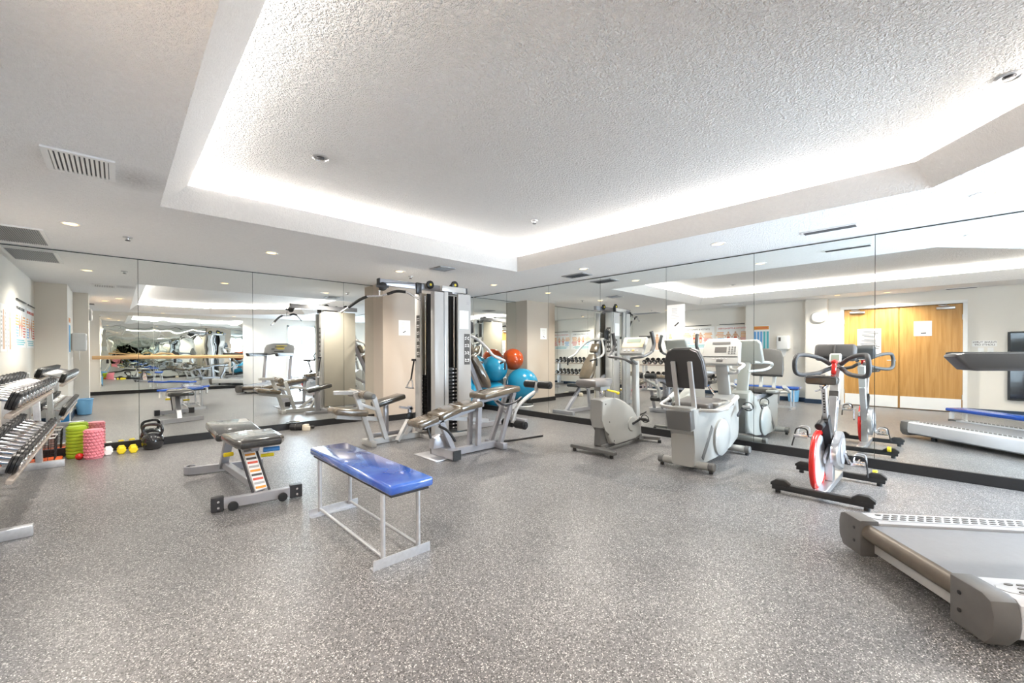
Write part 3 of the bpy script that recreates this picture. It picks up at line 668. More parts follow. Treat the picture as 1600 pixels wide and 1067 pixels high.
sh3 = G('front_shroud', MB().box((3.605, 4.785, 1.05), (0.23, 0.04, 1.94), bev=0.010), m_shroud)
sh4 = G('side_shroud', MB().box((3.725, 4.88, 1.05), (0.03, 0.16, 1.94), bev=0.008), m_shroud)
sh5 = G('side_shroud', MB().box((3.725, 5.15, 1.05), (0.03, 0.11, 1.94), bev=0.008), m_shroud)
G('centre_divider', MB().box((3.40, 5.03, 1.05), (0.50, 0.02, 1.94)), m_dark, smooth=False)
def gsub(part, name, mb, m): 
    o = obj(name, mb, m, None, smooth=False); o.parent = part
    if name in ('pictogram', 'weight_number'): o['kind'] = 'stuff'      # print too small to pick apart
    return o
# decals with little pictograms on the shrouds
def decal_y(part, xc, y, z0, n, wd, st):
    gsub(part, 'decal', MB().box((xc, y, z0), (wd, 0.0015, n * st + 0.02)), m_decal)
    mb = MB()
    for i in range(n):
        for k in range(2):
            zz = z0 + (i - (n - 1) / 2) * st; xx = xc + (k - 0.5) * wd * 0.46
            mb.box((xx, y - 0.001, zz + 0.012), (wd * 0.30, 0.001, 0.014), rotY(random.uniform(-0.9, 0.9))).box((xx, y - 0.001, zz - 0.014), (wd * 0.34, 0.001, 0.010), rotY(random.uniform(-0.7, 0.7)))
    gsub(part, 'pictogram', mb, m_paper)
decal_y(sh3, 3.645, 4.764, 1.24, 4, 0.10, 0.105)
gsub(sh3, 'badge', MB().box((3.665, 4.764, 1.90), (0.045, 0.0015, 0.045)), m_gprint)
gsub(sh3, 'instruction_label', MB().box((3.595, 4.764, 1.66), (0.16, 0.0015, 0.26)), m_paper)
def decal_x(part, x, yc, z0, n, wd, st, s_):
    gsub(part, 'decal', MB().box((x, yc, z0), (0.0015, wd, n * st + 0.02)), m_decal)
    mb = MB()
    for i in range(n):
        for k in range(2):
            zz = z0 + (i - (n - 1) / 2) * st; yy = yc + (k - 0.5) * wd * 0.46
            mb.box((x + s_ * 0.001, yy, zz + 0.012), (0.001, wd * 0.30, 0.014), rotX(random.uniform(-0.9, 0.9))).box((x + s_ * 0.001, yy, zz - 0.014), (0.001, wd * 0.34, 0.010), rotX(random.uniform(-0.7, 0.7)))
    gsub(part, 'pictogram', mb, m_paper)
decal_x(sh1, 3.0592, 5.12, 1.42, 6, 0.085, 0.095, -1)
decal_x(sh4, 3.7408, 4.88, 1.45, 5, 0.10, 0.10, 1)
# weight stacks
def stack(x0, x1, y0, y1, n, rods, ztop=2.0):
    me = None; cx, cy = (x0 + x1) / 2, (y0 + y1) / 2
    for i in range(n):
        o = G('weight_plate', MB().box((cx, cy, 0.10 + 0.052 * i + 0.024), (x1 - x0, y1 - y0, 0.046), bev=0.004, seg=1), m_black, smooth=False)
        gsub(o, 'weight_number', MB().box((x0 - 0.0008, cy - 0.0, 0.10 + 0.052 * i + 0.026), (0.001, 0.02, 0.018)).box((cx, y0 - 0.0008, 0.10 + 0.052 * i + 0.026), (0.028, 0.001, 0.018)).box((cx + 0.05, y0 - 0.0008, 0.10 + 0.052 * i + 0.026), (0.028, 0.001, 0.018)), m_paper)
    for x, y in rods: G('guide_rod', MB().cyl((x, y, 0.06), (x, y, ztop), 0.012, 14), m_chrome)
    G('cable', MB().cyl((cx, cy, 0.1 + n * 0.052), (cx, cy, ztop), 0.004, 8), m_black)
stack(3.33, 3.60, 4.85, 4.99, 17, ((3.395, 4.92), (3.53, 4.92)))
stack(3.12, 3.34, 5.05, 5.17, 15, ((3.17, 5.11), (3.29, 5.11)))
# top beams, boom, pulleys
G('boom', MB().box((3.16, 5.15, 2.125), (1.34, 0.075, 0.085), bev=0.004), m_frame)
G('boom_cap', MB().box((2.49, 5.15, 2.125), (0.012, 0.08, 0.09)), m_black)
G('boom_bracket', MB().box((3.06, 5.10, 2.09), (0.08, 0.03, 0.16), bev=0.004), m_dark)
G('top_beam', MB().box((3.44, 4.80, 2.075), (0.42, 0.06, 0.075), bev=0.004), m_frame2)
G('top_beam', MB().box((3.45, 5.0, 2.05), (0.08, 0.42, 0.06), bev=0.004), m_frame)
G('beam_cap', MB().box((3.645, 4.80, 2.075), (0.03, 0.064, 0.08), bev=0.003), m_dark)
for x, y in ((3.22, 5.06), (3.50, 4.86), (3.62, 5.08)):
    pu = G('pulley', MB().lathe([(0.052, -0.014), (0.058, -0.010), (0.046, 0), (0.058, 0.010), (0.052, 0.014)], (x, y, 2.155), (0, 1, 0), 24), m_black)
    gsub(pu, 'hub', MB().cyl((x, y - 0.02, 2.155), (x, y + 0.02, 2.155), 0.018, 12), m_yellow)
pu = G('boom_pulley', MB().lathe([(0.05, -0.014), (0.056, -0.010), (0.044, 0), (0.056, 0.010), (0.05, 0.014)], (2.52, 5.09, 2.06), (0.3, 1, 0), 24), m_black)
G('pulley_fork', MB().box((2.53, 5.12, 2.08), (0.11, 0.03, 0.03), bev=0.004).box((2.50, 5.06, 2.055), (0.16, 0.016, 0.03), rotZ(-0.3)), m_dark)
G('cable', MB().tube([(2.46, 5.07, 2.05), (2.455, 5.05, 1.97)], 0.004, 8).tube([(2.53, 5.09, 2.11), (3.2, 5.07, 2.17)], 0.004, 8), m_black)
c0 = V((2.455, 5.05, 1.93)); dv = V((0.724, -0.69, 0))
G('swivel', MB().cyl(c0, c0 + V((0, 0, 0.05)), 0.012, 12).sphere(c0 + V((0, 0, 0.06)), 0.016, 12), m_chrome)
bpts = [(-0.50, -0.215), (-0.40, -0.15), (-0.26, -0.055), (-0.16, -0.012), (0, -0.005), (0.10, 0.02), (0.22, 0.055), (0.34, 0.045), (0.44, -0.01), (0.53, -0.06)]
lat = G('lat_bar', MB().tube([c0 + dv * a + V((0, 0, z)) for a, z in bpts], 0.013, 12, 4), m_chrome)
gr = MB().tube([c0 + dv * a + V((0, 0, z)) for a, z in bpts[1:4]], 0.019, 12, 4); gsub(lat, 'grip', gr, m_black)
gr = MB().tube([c0 + dv * a + V((0, 0, z)) for a, z in bpts[5:8]], 0.019, 12, 4); gsub(lat, 'grip', gr, m_black)
# lat seat station (plane y = 5.15)
Y = 5.15
G('lat_base_rail', MB().beam((2.33, Y, 0.04), (3.10, Y, 0.04), 0.06, 0.075), m_frame2)
G('lat_front_foot', MB().box((2.34, Y - 0.02, 0.035), (0.07, 0.30, 0.07), bev=0.005), m_frame2)
G('lat_post', MB().beam((2.37, Y - 0.03, 0.06), (2.16, Y - 0.03, 0.70), 0.05, 0.06, upv=(1, 0, 0)), m_frame2)
G('lat_post', MB().beam((2.57, Y - 0.03, 0.06), (2.40, Y - 0.03, 0.62), 0.05, 0.06, upv=(1, 0, 0)), m_frame2)
G('lat_brace', MB().beam((1.93, Y, 0.415), (2.50, Y, 0.32), 0.05, 0.055), m_frame2)
G('lat_brace', MB().beam((2.20, Y - 0.03, 0.55), (2.48, Y - 0.03, 0.44), 0.045, 0.04), m_frame2)
G('lat_strut', MB().beam((2.86, Y, 0.06), (3.02, Y - 0.10, 0.30), 0.05, 0.05), m_frame2)
G('lat_strut', MB().beam((2.66, Y - 0.16, 0.03), (2.90, Y - 0.02, 0.26), 0.05, 0.05), m_frame2)
G('lat_seat', MB().box((2.08, Y, 0.46), (0.42, 0.30, 0.085), rotY(0.16), bev=0.034, seg=4), m_padtan)
G('thigh_bar', MB().beam((1.92, Y + 0.05, 0.70), (2.20, Y - 0.02, 0.69), 0.045, 0.05), m_frame2)
G('thigh_axle', MB().cyl((2.24, Y - 0.33, 0.665), (2.24, Y + 0.33, 0.665), 0.014, 12), m_chrome)
for a, b in ((Y - 0.04, Y - 0.20), (Y + 0.06, Y + 0.30)): G('thigh_roller', MB().cyl((2.24, a, 0.665), (2.24, b, 0.665), 0.055, 22, 0.010), m_padtan)
G('roller_cone', MB().lathe([(0.050, 0), (0.052, 0.01), (0.032, 0.17), (0.02, 0.18)], (2.24, Y - 0.20, 0.665), (0, -1, 0), 22), m_biked)
# low row bench behind the lat seat
G('row_pad', MB().box((2.86, 5.62, 0.50), (0.46, 0.24, 0.08), rotY(-0.22), bev=0.03, seg=3), m_pad)
G('row_post', MB().box((2.82, 5.62, 0.24), (0.06, 0.06, 0.46), bev=0.004), m_frame)
G('row_foot', MB().box((2.82, 5.62, 0.025), (0.40, 0.07, 0.05), bev=0.004).box((3.06, 5.42, 0.025), (0.06, 0.46, 0.05), bev=0.004), m_frame)
# triangle row handle hanging on the side
hx, hy = 3.00, 5.22
G('row_handle', MB().tube([(hx - 0.02, hy + 0.09, 0.70), (hx, hy + 0.03, 0.80), (hx, hy - 0.03, 0.80), (hx - 0.02, hy - 0.09, 0.70)], 0.010, 10, 3).cyl((hx - 0.02, hy + 0.10, 0.70), (hx - 0.02, hy - 0.10, 0.70), 0.012, 12), m_chrome)
G('handle_strap', MB().tube([(hx, hy, 0.80), (hx + 0.02, hy - 0.01, 0.95), (hx + 0.04, hy - 0.02, 1.08)], 0.012, 8), m_black)
G('strap_hook', MB().box((3.045, 5.19, 1.09), (0.09, 0.03, 0.03), bev=0.004), m_dark)
G('low_pulley', MB().lathe([(0.05, -0.014), (0.056, -0.010), (0.044, 0), (0.056, 0.010), (0.05, 0.014)], (2.96, 5.19, 0.30), (0, 1, 0), 24), m_black)
G('low_pulley_post', MB().box((2.99, 5.23, 0.22), (0.05, 0.05, 0.44), bev=0.004).box((2.93, 5.23, 0.42), (0.20, 0.05, 0.03), rotY(0.2)), m_frame)
# chest press station on the far side (plane y = 5.1)
Y = 5.10
G('press_base', MB().beam((3.74, Y, 0.04), (4.96, Y, 0.04), 0.06, 0.075), m_frame)
G('press_foot', MB().box((4.95, Y, 0.035), (0.07, 0.50, 0.07), bev=0.005), m_frame)
G('press_post', MB().beam((4.86, Y, 0.06), (4.45, Y, 0.46), 0.06, 0.06), m_frame)
G('press_post', MB().beam((4.10, Y, 0.06), (4.16, Y, 0.50), 0.05, 0.06, upv=(1, 0, 0)), m_frame)
G('press_mast', MB().beam((4.22, Y, 0.44), (3.76, Y, 1.42), 0.06, 0.07, upv=(1, 0, 0)), m_frame)
G('press_brace', MB().beam((3.74, Y - 0.12, 0.70), (4.08, Y - 0.05, 0.50), 0.05, 0.05), m_frame)
G('press_seat', MB().box((4.46, Y, 0.52), (0.42, 0.32, 0.075), rotY(-0.08), bev=0.03, seg=3), m_pad)
ax = V((4.22 - 3.80, 0, 0.56 - 1.36)).normalized(); nx = V((-ax.z, 0, ax.x))
R = Matrix((nx, V((0, 1, 0)), -ax)).transposed()
G('press_backrest', MB().prism([(-0.14, -0.36), (-0.17, -0.26), (-0.16, -0.10), (-0.10, 0.02), (-0.09, 0.18), (-0.08, 0.20), (0.08, 0.20), (0.09, 0.18), (0.10, 0.02), (0.16, -0.10), (0.17, -0.26), (0.14, -0.36)], V((4.02, Y, 0.93)) + nx * 0.07, (0, 1, 0), -ax, 0.08, bev=0.025, seg=3), m_padtan)
G('press_headrest', MB().box(V((3.86, Y, 1.24)) + nx * 0.07, (0.07, 0.19, 0.20), R, bev=0.025, seg=3), m_padtan)
for s_ in (-1, 1):
    G('press_arm', MB().tube([(3.80, Y + s_ * 0.08, 1.46), (3.93, Y + s_ * 0.20, 1.40), (4.05, Y + s_ * 0.31, 1.25), (4.14, Y + s_ * 0.35, 1.14), (4.36, Y + s_ * 0.36, 1.06)], 0.022, 12, 3), m_frame2)
    G('press_grip', MB().cyl((4.36, Y + s_ * 0.36, 1.06), (4.40, Y + s_ * 0.22, 1.02), 0.018, 14, 0.003), m_black)
    G('press_grip', MB().cyl((4.37, Y + s_ * 0.36, 1.05), (4.37, Y + s_ * 0.36, 0.92), 0.018, 14, 0.003), m_black)
G('press_pivot', MB().cyl((3.80, Y - 0.17, 1.46), (3.80, Y + 0.17, 1.46), 0.028, 16, 0.004).box((3.77, Y, 1.52), (0.10, 0.12, 0.18), rotY(-0.3), bev=0.008), m_frame2)
G('press_cam', MB().prism([(-0.06, -0.10), (0.07, -0.05), (0.06, 0.10), (-0.03, 0.14), (-0.09, 0.03)], (3.80, Y - 0.20, 1.54), (1, 0, 0), (0, 0, 1), 0.02, bev=0.004), m_dark)

# ------------------------------------------------------------------ leg curl bench in front of the tower
lc = thing('leg_curl_bench', 'leg curl machine with tan-worn angled pads and black foam rollers', 'gym machine', (3.10, 3.92, 0))
Gl = lambda name, mb, m, **k: obj(name, mb, m, lc, world=True, **k)
Y = 3.92
def slab(p, q, wd, th, m, name, b=0.026):
    p, q = V(p), V(q); d = (q - p).normalized(); y = V((0, 1, 0)); z = d.cross(y); 
    Rm = Matrix((d, y, z)).transposed()
    return Gl(name, MB().box((p + q) / 2, ((q - p).length, wd, th), Rm, bev=b, seg=3), m)
slab((2.27, Y, 0.425), (2.53, Y, 0.475), 0.27, 0.07, m_padtan, 'foot_pad')
slab((2.535, Y, 0.48), (2.82, Y, 0.555), 0.30, 0.075, m_padtan, 'torso_pad')
slab((2.80, Y, 0.552), (3.13, Y, 0.585), 0.30, 0.072, m_padtan, 'torso_pad')
slab((3.14, Y, 0.665), (3.74, Y, 0.73), 0.32, 0.075, m_padtan, 'thigh_pad')
Gl('pad_rail', MB().beam((2.40, Y, 0.395), (3.16, Y, 0.54), 0.055, 0.06).beam((3.12, Y, 0.60), (3.70, Y, 0.665), 0.055, 0.06).box((3.15, Y - 0.02, 0.59), (0.10, 0.10, 0.11), rotY(-0.15), bev=0.008), m_frame)
Gl('base_rail', MB().beam((2.72, Y, 0.05), (3.46, Y, 0.05), 0.065, 0.08), m_frame)
Gl('front_crossbar', MB().box((2.70, Y + 0.02, 0.062), (0.10, 0.44, 0.10), bev=0.004, seg=1), m_frame, smooth=False)
for s_ in (-1, 1): Gl('crossbar_cap', MB().box((2.70, Y + 0.02 + s_ * 0.224, 0.062), (0.104, 0.012, 0.104)), m_black, smooth=False)
Gl('front_post', MB().beam((2.62, Y, 0.43), (2.79, Y, 0.08), 0.055, 0.06, upv=(1, 0, 0)), m_frame)
Gl('middle_post', MB().beam((3.14, Y - 0.05, 0.58), (3.12, Y - 0.05, 0.08), 0.05, 0.06, upv=(1, 0, 0)).beam((3.10, Y + 0.06, 0.58), (3.08, Y + 0.06, 0.08), 0.05, 0.05, upv=(1, 0, 0)), m_frame)
for s_ in (-1, 1): Gl('rear_post', MB().beam((3.44, Y + s_ * 0.09 , 0.05), (3.70, Y + s_ * 0.07, 0.68), 0.045, 0.055, upv=(1, 0, 0)), m_frame)
Gl('rear_crossbar', MB().box((3.45, Y, 0.04), (0.07, 0.36, 0.075), bev=0.005), m_frame)
Gl('lift_arm', MB().tube([(3.62, Y - 0.12, 0.30), (3.70, Y - 0.12, 0.48), (3.90, Y - 0.11, 0.60), (4.10, Y - 0.08, 0.67), (4.14, Y - 0.06, 0.74)], 0.026, 10, 4).box((4.13, Y - 0.07, 0.72), (0.05, 0.04, 0.14), rotY(0.2), bev=0.006), m_frame2)
Gl('pivot_plate', MB().prism([(-0.05, -0.14), (0.04, -0.14), (0.06, 0.10), (-0.01, 0.14)], (3.66, Y - 0.10, 0.46), (1, 0, 0), (0, 0, 1), 0.02, bev=0.004).cyl((3.66, Y - 0.14, 0.46), (3.66, Y + 0.12, 0.46), 0.022, 14), m_frame2)
def roller(c, name='foam_roller', half=0.11, gap=0.03, r=0.052):
    Gl('roller_axle', MB().cyl(V(c) - V((0, half * 2 + gap, 0)), V(c) + V((0, half * 2 + gap, 0)), 0.012, 12), m_chrome)
    for s_ in (-1, 1):
        o = Gl(name, MB().cyl(V(c) + V((0, s_ * gap, 0)), V(c) + V((0, s_ * (gap + 2 * half), 0)), r, 24, 0.008), m_black)
        e = V(c) + V((0, s_ * (gap + 2 * half), 0))
        gsub(o, 'end_cap', MB().cyl(e, e + V((0, s_ * 0.012, 0)), 0.026, 16, 0.003), m_dark)
roller((4.15, Y - 0.07, 0.755), half=0.10)
roller((3.64, Y - 0.14, 0.29), half=0.085, r=0.05)
Gl('side_handle', MB().tube([(3.36, Y - 0.12, 0.60), (3.40, Y - 0.20, 0.56), (3.56, Y - 0.21, 0.57), (3.72, Y - 0.18, 0.62)], 0.014, 10, 5), m_dark)
Gl('adjust_lever', MB().tube([(2.52, Y - 0.12, 0.40), (2.60, Y - 0.18, 0.34), (2.68, Y - 0.20, 0.22)], 0.015, 10, 5).cyl((2.44, Y - 0.02, 0.38), (2.47, Y - 0.04, 0.26), 0.014, 10), m_black)
Gl('cam_housing', MB().prism([(-0.10, 0), (0.12, 0), (0.10, 0.10), (0.0, 0.15), (-0.08, 0.12)], (2.66, Y + 0.10, 0.11), (1, 0, 0), (0, 0, 1), 0.10, bev=0.006), m_frame)
Gl('floor_plate', MB().box((2.60, Y + 0.14, 0.006), (0.20, 0.46, 0.012), bev=0.002), m_galv)
Gl('floor_plate', MB().box((2.88, Y + 0.38, 0.006), (0.20, 0.16, 0.012), bev=0.002), m_galv)
Gl('tie_beam', MB().beam((2.80, Y + 0.10, 0.43), (3.40, Y + 0.10, 0.33), 0.05, 0.05), m_frame2)
tag(obj('cable_bar', MB().tube([(3.62, 4.10, 0.012), (3.9, 4.02, 0.012), (4.36, 3.95, 0.012)], 0.012, 10, 3), m_black), 'thin black bar lying on the floor beside the leg curl machine', 'bar')

# ------------------------------------------------------------------ upright bike
ub = thing('upright_bike', 'pale grey upright exercise bike with rounded body facing the mirror', 'exercise bike', (4.55, 2.86, 0))
O = lambda name, mb, m, **k: obj(name, mb, m, ub, **k)
O('rear_foot', MB().prism([(-0.30, -0.06), (-0.12, -0.05), (0.12, -0.05), (0.30, -0.06), (0.31, 0.0), (0.14, 0.05), (0.06, 0.13), (-0.06, 0.13), (-0.14, 0.05), (-0.31, 0.0)], (-0.50, 0, 0.055), (0, -1, 0), (1, 0, 0), 0.04, bev=0.01), m_biked)
O('front_foot', MB().prism([(-0.25, 0.06), (0.25, 0.06), (0.26, 0.0), (0.08, -0.06), (0.06, -0.14), (-0.06, -0.14), (-0.08, -0.06), (-0.26, 0.0)], (0.58, 0, 0.055), (0, -1, 0), (1, 0, 0), 0.04, bev=0.01), m_biked)
for x in (-0.53, 0.60):
    for y in (-0.26, 0.26): O('leveling_foot', MB().cyl((x, y, 0), (x, y, 0.036), 0.022, 14), m_black)
O('spine', MB().beam((-0.42, 0, 0.07), (0.52, 0, 0.08), 0.11, 0.05), m_biked)
prof = [(-0.47, 0.63), (-0.40, 0.645), (-0.20, 0.64), (-0.05, 0.615), (0.10, 0.555), (0.22, 0.48), (0.33, 0.385), (0.41, 0.28), (0.46, 0.16), (0.47, 0.11), (0.30, 0.085), (-0.16, 0.075), (-0.27, 0.09), (-0.33, 0.20), (-0.36, 0.29), (-0.44, 0.30), (-0.455, 0.40)]
bd = O('body_shell', MB().prism(prof, (0, 0, 0), (1, 0, 0), (0, 0, 1), 0.17, bev=0.028, seg=3), m_bikeg)
for x, z in ((-0.38, 0.58), (-0.30, 0.36), (-0.20, 0.12)): sub('screw', MB().cyl((x, -0.084, z), (x, -0.088, z), 0.008, 10), m_dark, bd)
O('rear_strut', MB().prism([(-0.42, 0.30), (-0.30, 0.30), (-0.22, 0.09), (-0.44, 0.09)], (0, 0, 0), (1, 0, 0), (0, 0, 1), 0.09, bev=0.01), m_biked)
O('seat_post', MB().box((-0.33, 0, 0.70), (0.06, 0.05, 0.16), bev=0.008), m_chrome)
O('seat_slider', MB().box((-0.33, 0, 0.76), (0.20, 0.10, 0.05), bev=0.01), m_bikeg)
O('seat_lever', MB().tube([(-0.30, -0.05, 0.74), (-0.22, -0.10, 0.72), (-0.18, -0.12, 0.70)], 0.012, 8).sphere((-0.18, -0.125, 0.70), 0.020, 12), m_yellow)
O('saddle', MB().prism([(-0.30, -0.14), (-0.22, -0.155), (-0.05, -0.13), (0.08, -0.06), (0.20, -0.035), (0.215, 0), (0.20, 0.035), (0.08, 0.06), (-0.05, 0.13), (-0.22, 0.155), (-0.30, 0.14), (-0.315, 0)], (-0.36, 0, 0.835), (1, 0, 0), (0, 1, 0), 0.085, bev=0.040, seg=5), mat('light_grey_saddle', (0.22, 0.21, 0.205), 0.35))
O('mast', MB().beam((0.47, 0, 0.14), (0.44, 0, 1.08), 0.075, 0.09, upv=(1, 0, 0), bev=0.02, seg=2), m_bikeg)
O('mast_sleeve', MB().beam((0.47, 0, 0.08), (0.468, 0, 0.34), 0.09, 0.11, upv=(1, 0, 0), bev=0.02, seg=2), m_steel)
for s_ in (-1, 1):
    h = O('handlebar', MB().tube([(0.42, s_ * 0.03, 1.04), (0.26, s_ * 0.05, 1.10), (0.17, s_ * 0.14, 1.125), (0.19, s_ * 0.25, 1.14), (0.33, s_ * 0.29, 1.20), (0.39, s_ * 0.29, 1.30), (0.34, s_ * 0.28, 1.45)], 0.019, 12, 6), m_biked)
    sub('grip', MB().tube([(0.33, s_ * 0.29, 1.20), (0.39, s_ * 0.29, 1.30), (0.34, s_ * 0.28, 1.455)], 0.024, 12, 6), m_grip, h)
Rc = rotY(0.55); cc = V((0.40, 0, 1.27))
cn = O('console', MB().box(cc, (0.06, 0.34, 0.27), Rc, bev=0.02, seg=3), m_bikeg)
sub('display_panel', MB().box(cc + Rc @ V((-0.032, 0, 0.04)), (0.004, 0.30, 0.15), Rc), m_amber, cn, smooth=False)
sub('display', MB().box(cc + Rc @ V((-0.035, 0, 0.065)), (0.004, 0.20, 0.055), Rc), m_lcd, cn, smooth=False)
for i in range(4): sub('key', MB().box(cc + Rc @ V((-0.033, -0.09 + 0.06 * i, -0.085)), (0.006, 0.03, 0.02), Rc), m_oprint if i == 1 else m_gprint, cn, smooth=False)
def crank(O, y, s_, cx, cz, ang, L, mcr, mpd, foot=0.10):
    e = V((cx + L * math.cos(ang), y + s_ * 0.02, cz + L * math.sin(ang)))
    k = O('crank', MB().beam((cx, y + s_ * 0.01, cz), e, 0.016, 0.032), mcr)
    p = O('pedal', MB().box(e + V((0, s_ * (foot / 2 + 0.01), 0)), (0.10, foot, 0.028), rotY(0.35), bev=0.008), mpd)
    sub('strap', MB().torus(e + V((0.02, s_ * (foot / 2 + 0.01), 0.01)), 0.05, 0.006, (1, 0, 0.2), 20, 8), m_black, p)
crank(O, -0.09, -1, 0.20, 0.28, 0.25, 0.17, m_dark, m_black); crank(O, 0.09, 1, 0.20, 0.28, 0.25 + PI, 0.17, m_dark, m_black)
for s_ in (-1, 1): O('crank_disc', MB().cyl((0.20, s_ * 0.08, 0.28), (0.20, s_ * 0.095, 0.28), 0.09, 28, 0.005), m_bikeg)

# ------------------------------------------------------------------ recumbent bike
rb = thing('recumbent_bike', 'pale grey recumbent exercise bike with dark backrest and big console by the mirror', 'exercise bike', (4.68, 1.84, 0))
O = lambda name, mb, m, **k: obj(name, mb, m, rb, **k)
for x, nm in ((-0.48, 'rear_stabiliser'), (0.58, 'front_stabiliser')):
    o = O(nm, MB().cyl((x, -0.23, 0.065), (x, 0.23, 0.065), 0.038, 20), m_bikeg)
    for s_ in (-1, 1):
        sub('end_cap', MB().cyl((x, s_ * 0.23, 0.065), (x, s_ * 0.285, 0.065), 0.043, 20, 0.006), m_biked, o)
        sub('leveling_foot', MB().cyl((x, s_ * 0.25, 0), (x, s_ * 0.25, 0.03), 0.02, 12), m_black, o)
prof = [(-0.62, 0.64), (-0.50, 0.645), (-0.42, 0.60), (-0.30, 0.575), (0.0, 0.545), (0.25, 0.50), (0.38, 0.50), (0.50, 0.62), (0.60, 0.70), (0.70, 0.66), (0.74, 0.50), (0.74, 0.26), (0.70, 0.16), (0.45, 0.10), (0.05, 0.055), (-0.30, 0.05), (-0.56, 0.05), (-0.54, 0.20), (-0.52, 0.36), (-0.60, 0.40), (-0.64, 0.52)]
bd = O('body_shell', MB().prism(prof, (0, 0, 0), (1, 0, 0), (0, 0, 1), 0.24, bev=0.03, seg=3), m_bikeg)
sub('nose_panel', MB().box((0.742, 0, 0.38), (0.012, 0.17, 0.44), bev=0.005), m_biked, bd)
sub('rear_panel', MB().box((-0.60, 0, 0.52), (0.10, 0.247, 0.20), rotY(-0.15), bev=0.012), m_biked, bd)
for s_ in (-1, 1):
    sub('side_groove', MB().beam((-0.36, s_ * 0.12, 0.10), (-0.10, s_ * 0.12, 0.40), 0.012, 0.06, upv=(0, 0, 1)), m_biked, bd)
    sub('crank_cover', MB().lathe([(0.20, 0.0), (0.20, 0.03), (0.17, 0.055), (0.06, 0.065), (0.001, 0.066)], (0.12, s_ * 0.115, 0.26), (0, s_, 0), 36), m_bikeg, bd)
    sub('cover_rim', MB().torus((0.12, s_ * 0.135, 0.26), 0.198, 0.009, (0, 1, 0), 36, 8, PI * 0.6, PI * 1.5), m_biked, bd)
    crank(O, s_ * 0.18, s_, 0.45, 0.46, 0.6 if s_ < 0 else 0.6 + PI, 0.16, m_dark, m_bikeg, 0.09)
O('seat_rail', MB().beam((-0.50, 0, 0.60), (0.20, 0, 0.56), 0.10, 0.06), m_frame)
O('seat_pad', MB().box((-0.20, 0, 0.64), (0.38, 0.40, 0.09), rotY(-0.10), bev=0.038, seg=4), m_seatg)
bk = O('backrest', MB().prism([(-0.205, -0.19), (-0.215, -0.10), (-0.20, 0.08), (-0.16, 0.18), (-0.09, 0.215), (0.09, 0.215), (0.16, 0.18), (0.20, 0.08), (0.215, -0.10), (0.205, -0.19)], (-0.50, 0, 1.03), (0, 1, 0), (-0.22, 0, 0.975), 0.055, bev=0.018, seg=3), m_seatg)
sub('back_shell', MB().prism([(-0.195, -0.20), (-0.205, -0.10), (-0.19, 0.08), (-0.15, 0.175), (-0.085, 0.205), (0.085, 0.205), (0.15, 0.175), (0.19, 0.08), (0.205, -0.10), (0.195, -0.20)], (-0.532, 0, 1.022), (0, 1, 0), (-0.22, 0, 0.975), 0.016, bev=0.006), mat('charcoal_shell', (0.05, 0.049, 0.049), 0.40), bk)
for s_ in (-1, 1):
    O('back_strut', MB().beam((-0.47, s_ * 0.085, 0.62), (-0.585, s_ * 0.085, 1.10), 0.045, 0.026, upv=(1, 0, 0)), m_frame2)
    O('side_handle', MB().tube([(-0.42, s_ * 0.10, 0.60), (-0.40, s_ * 0.30, 0.62), (-0.20, s_ * 0.33, 0.66), (-0.02, s_ * 0.33, 0.72)], 0.018, 12, 6), m_frame2)
    O('hand_grip', MB().tube([(-0.16, s_ * 0.33, 0.67), (0.0, s_ * 0.33, 0.725)], 0.024, 12), m_frame2)
tr = O('cup_tray', MB().box((-0.10, -0.19, 0.655), (0.36, 0.12, 0.035), bev=0.012), m_bikeg)
sub('cup_well', MB().lathe([(0.045, 0.0), (0.05, 0.018), (0.04, 0.02), (0.038, 0.004)], (0.0, -0.19, 0.66), (0, 0, 1), 24), m_biked, tr)
sub('tray_well', MB().box((-0.17, -0.19, 0.673), (0.14, 0.08, 0.004)), m_biked, tr, smooth=False)
O('mast', MB().beam((0.62, 0, 0.62), (0.50, 0, 1.06), 0.14, 0.05, upv=(1, 0, 0), bev=0.015, seg=2), m_bikeg)
for s_ in (-1, 1): O('front_handle', MB().tube([(0.56, s_ * 0.06, 0.94), (0.40, s_ * 0.20, 0.96), (0.30, s_ * 0.25, 1.00), (0.40, s_ * 0.27, 1.05), (0.52, s_ * 0.12, 1.06)], 0.018, 12, 6), m_frame2)
Rc = rotY(0.30)
cn = O('console', MB().prism([(-0.19, -0.16), (0.19, -0.16), (0.215, -0.12), (0.20, 0.12), (0.16, 0.165), (-0.16, 0.165), (-0.20, 0.12), (-0.215, -0.12)], (0.50, 0, 1.19), (0, -1, 0), Rc @ V((0, 0, 1)), 0.07, bev=0.018, seg=3), m_bikeg)
def cface(name, y, z, wy, hz, m, t=0.006):
    c = V((0.50, 0, 1.19)) + Rc @ V((-0.037, y, z)); sub(name, MB().box(c, (t, wy, hz), Rc), m, cn, smooth=False)
cface('display', 0.0, 0.02, 0.13, 0.062, m_decal); cface('nameplate', 0.0, 0.10, 0.20, 0.026, m_biked); cface('seam', 0, -0.065, 0.38, 0.008, m_ink)
for i in range(3):
    for j in range(4): cface('key', -0.095 - 0.03 * i, 0.05 - 0.025 * j, 0.018, 0.014, m_biked)
for i in range(5): cface('key', -0.07 + 0.035 * i, -0.09, 0.018, 0.012, m_gprint)
cface('lower_display', 0, -0.115, 0.07, 0.02, m_decal)

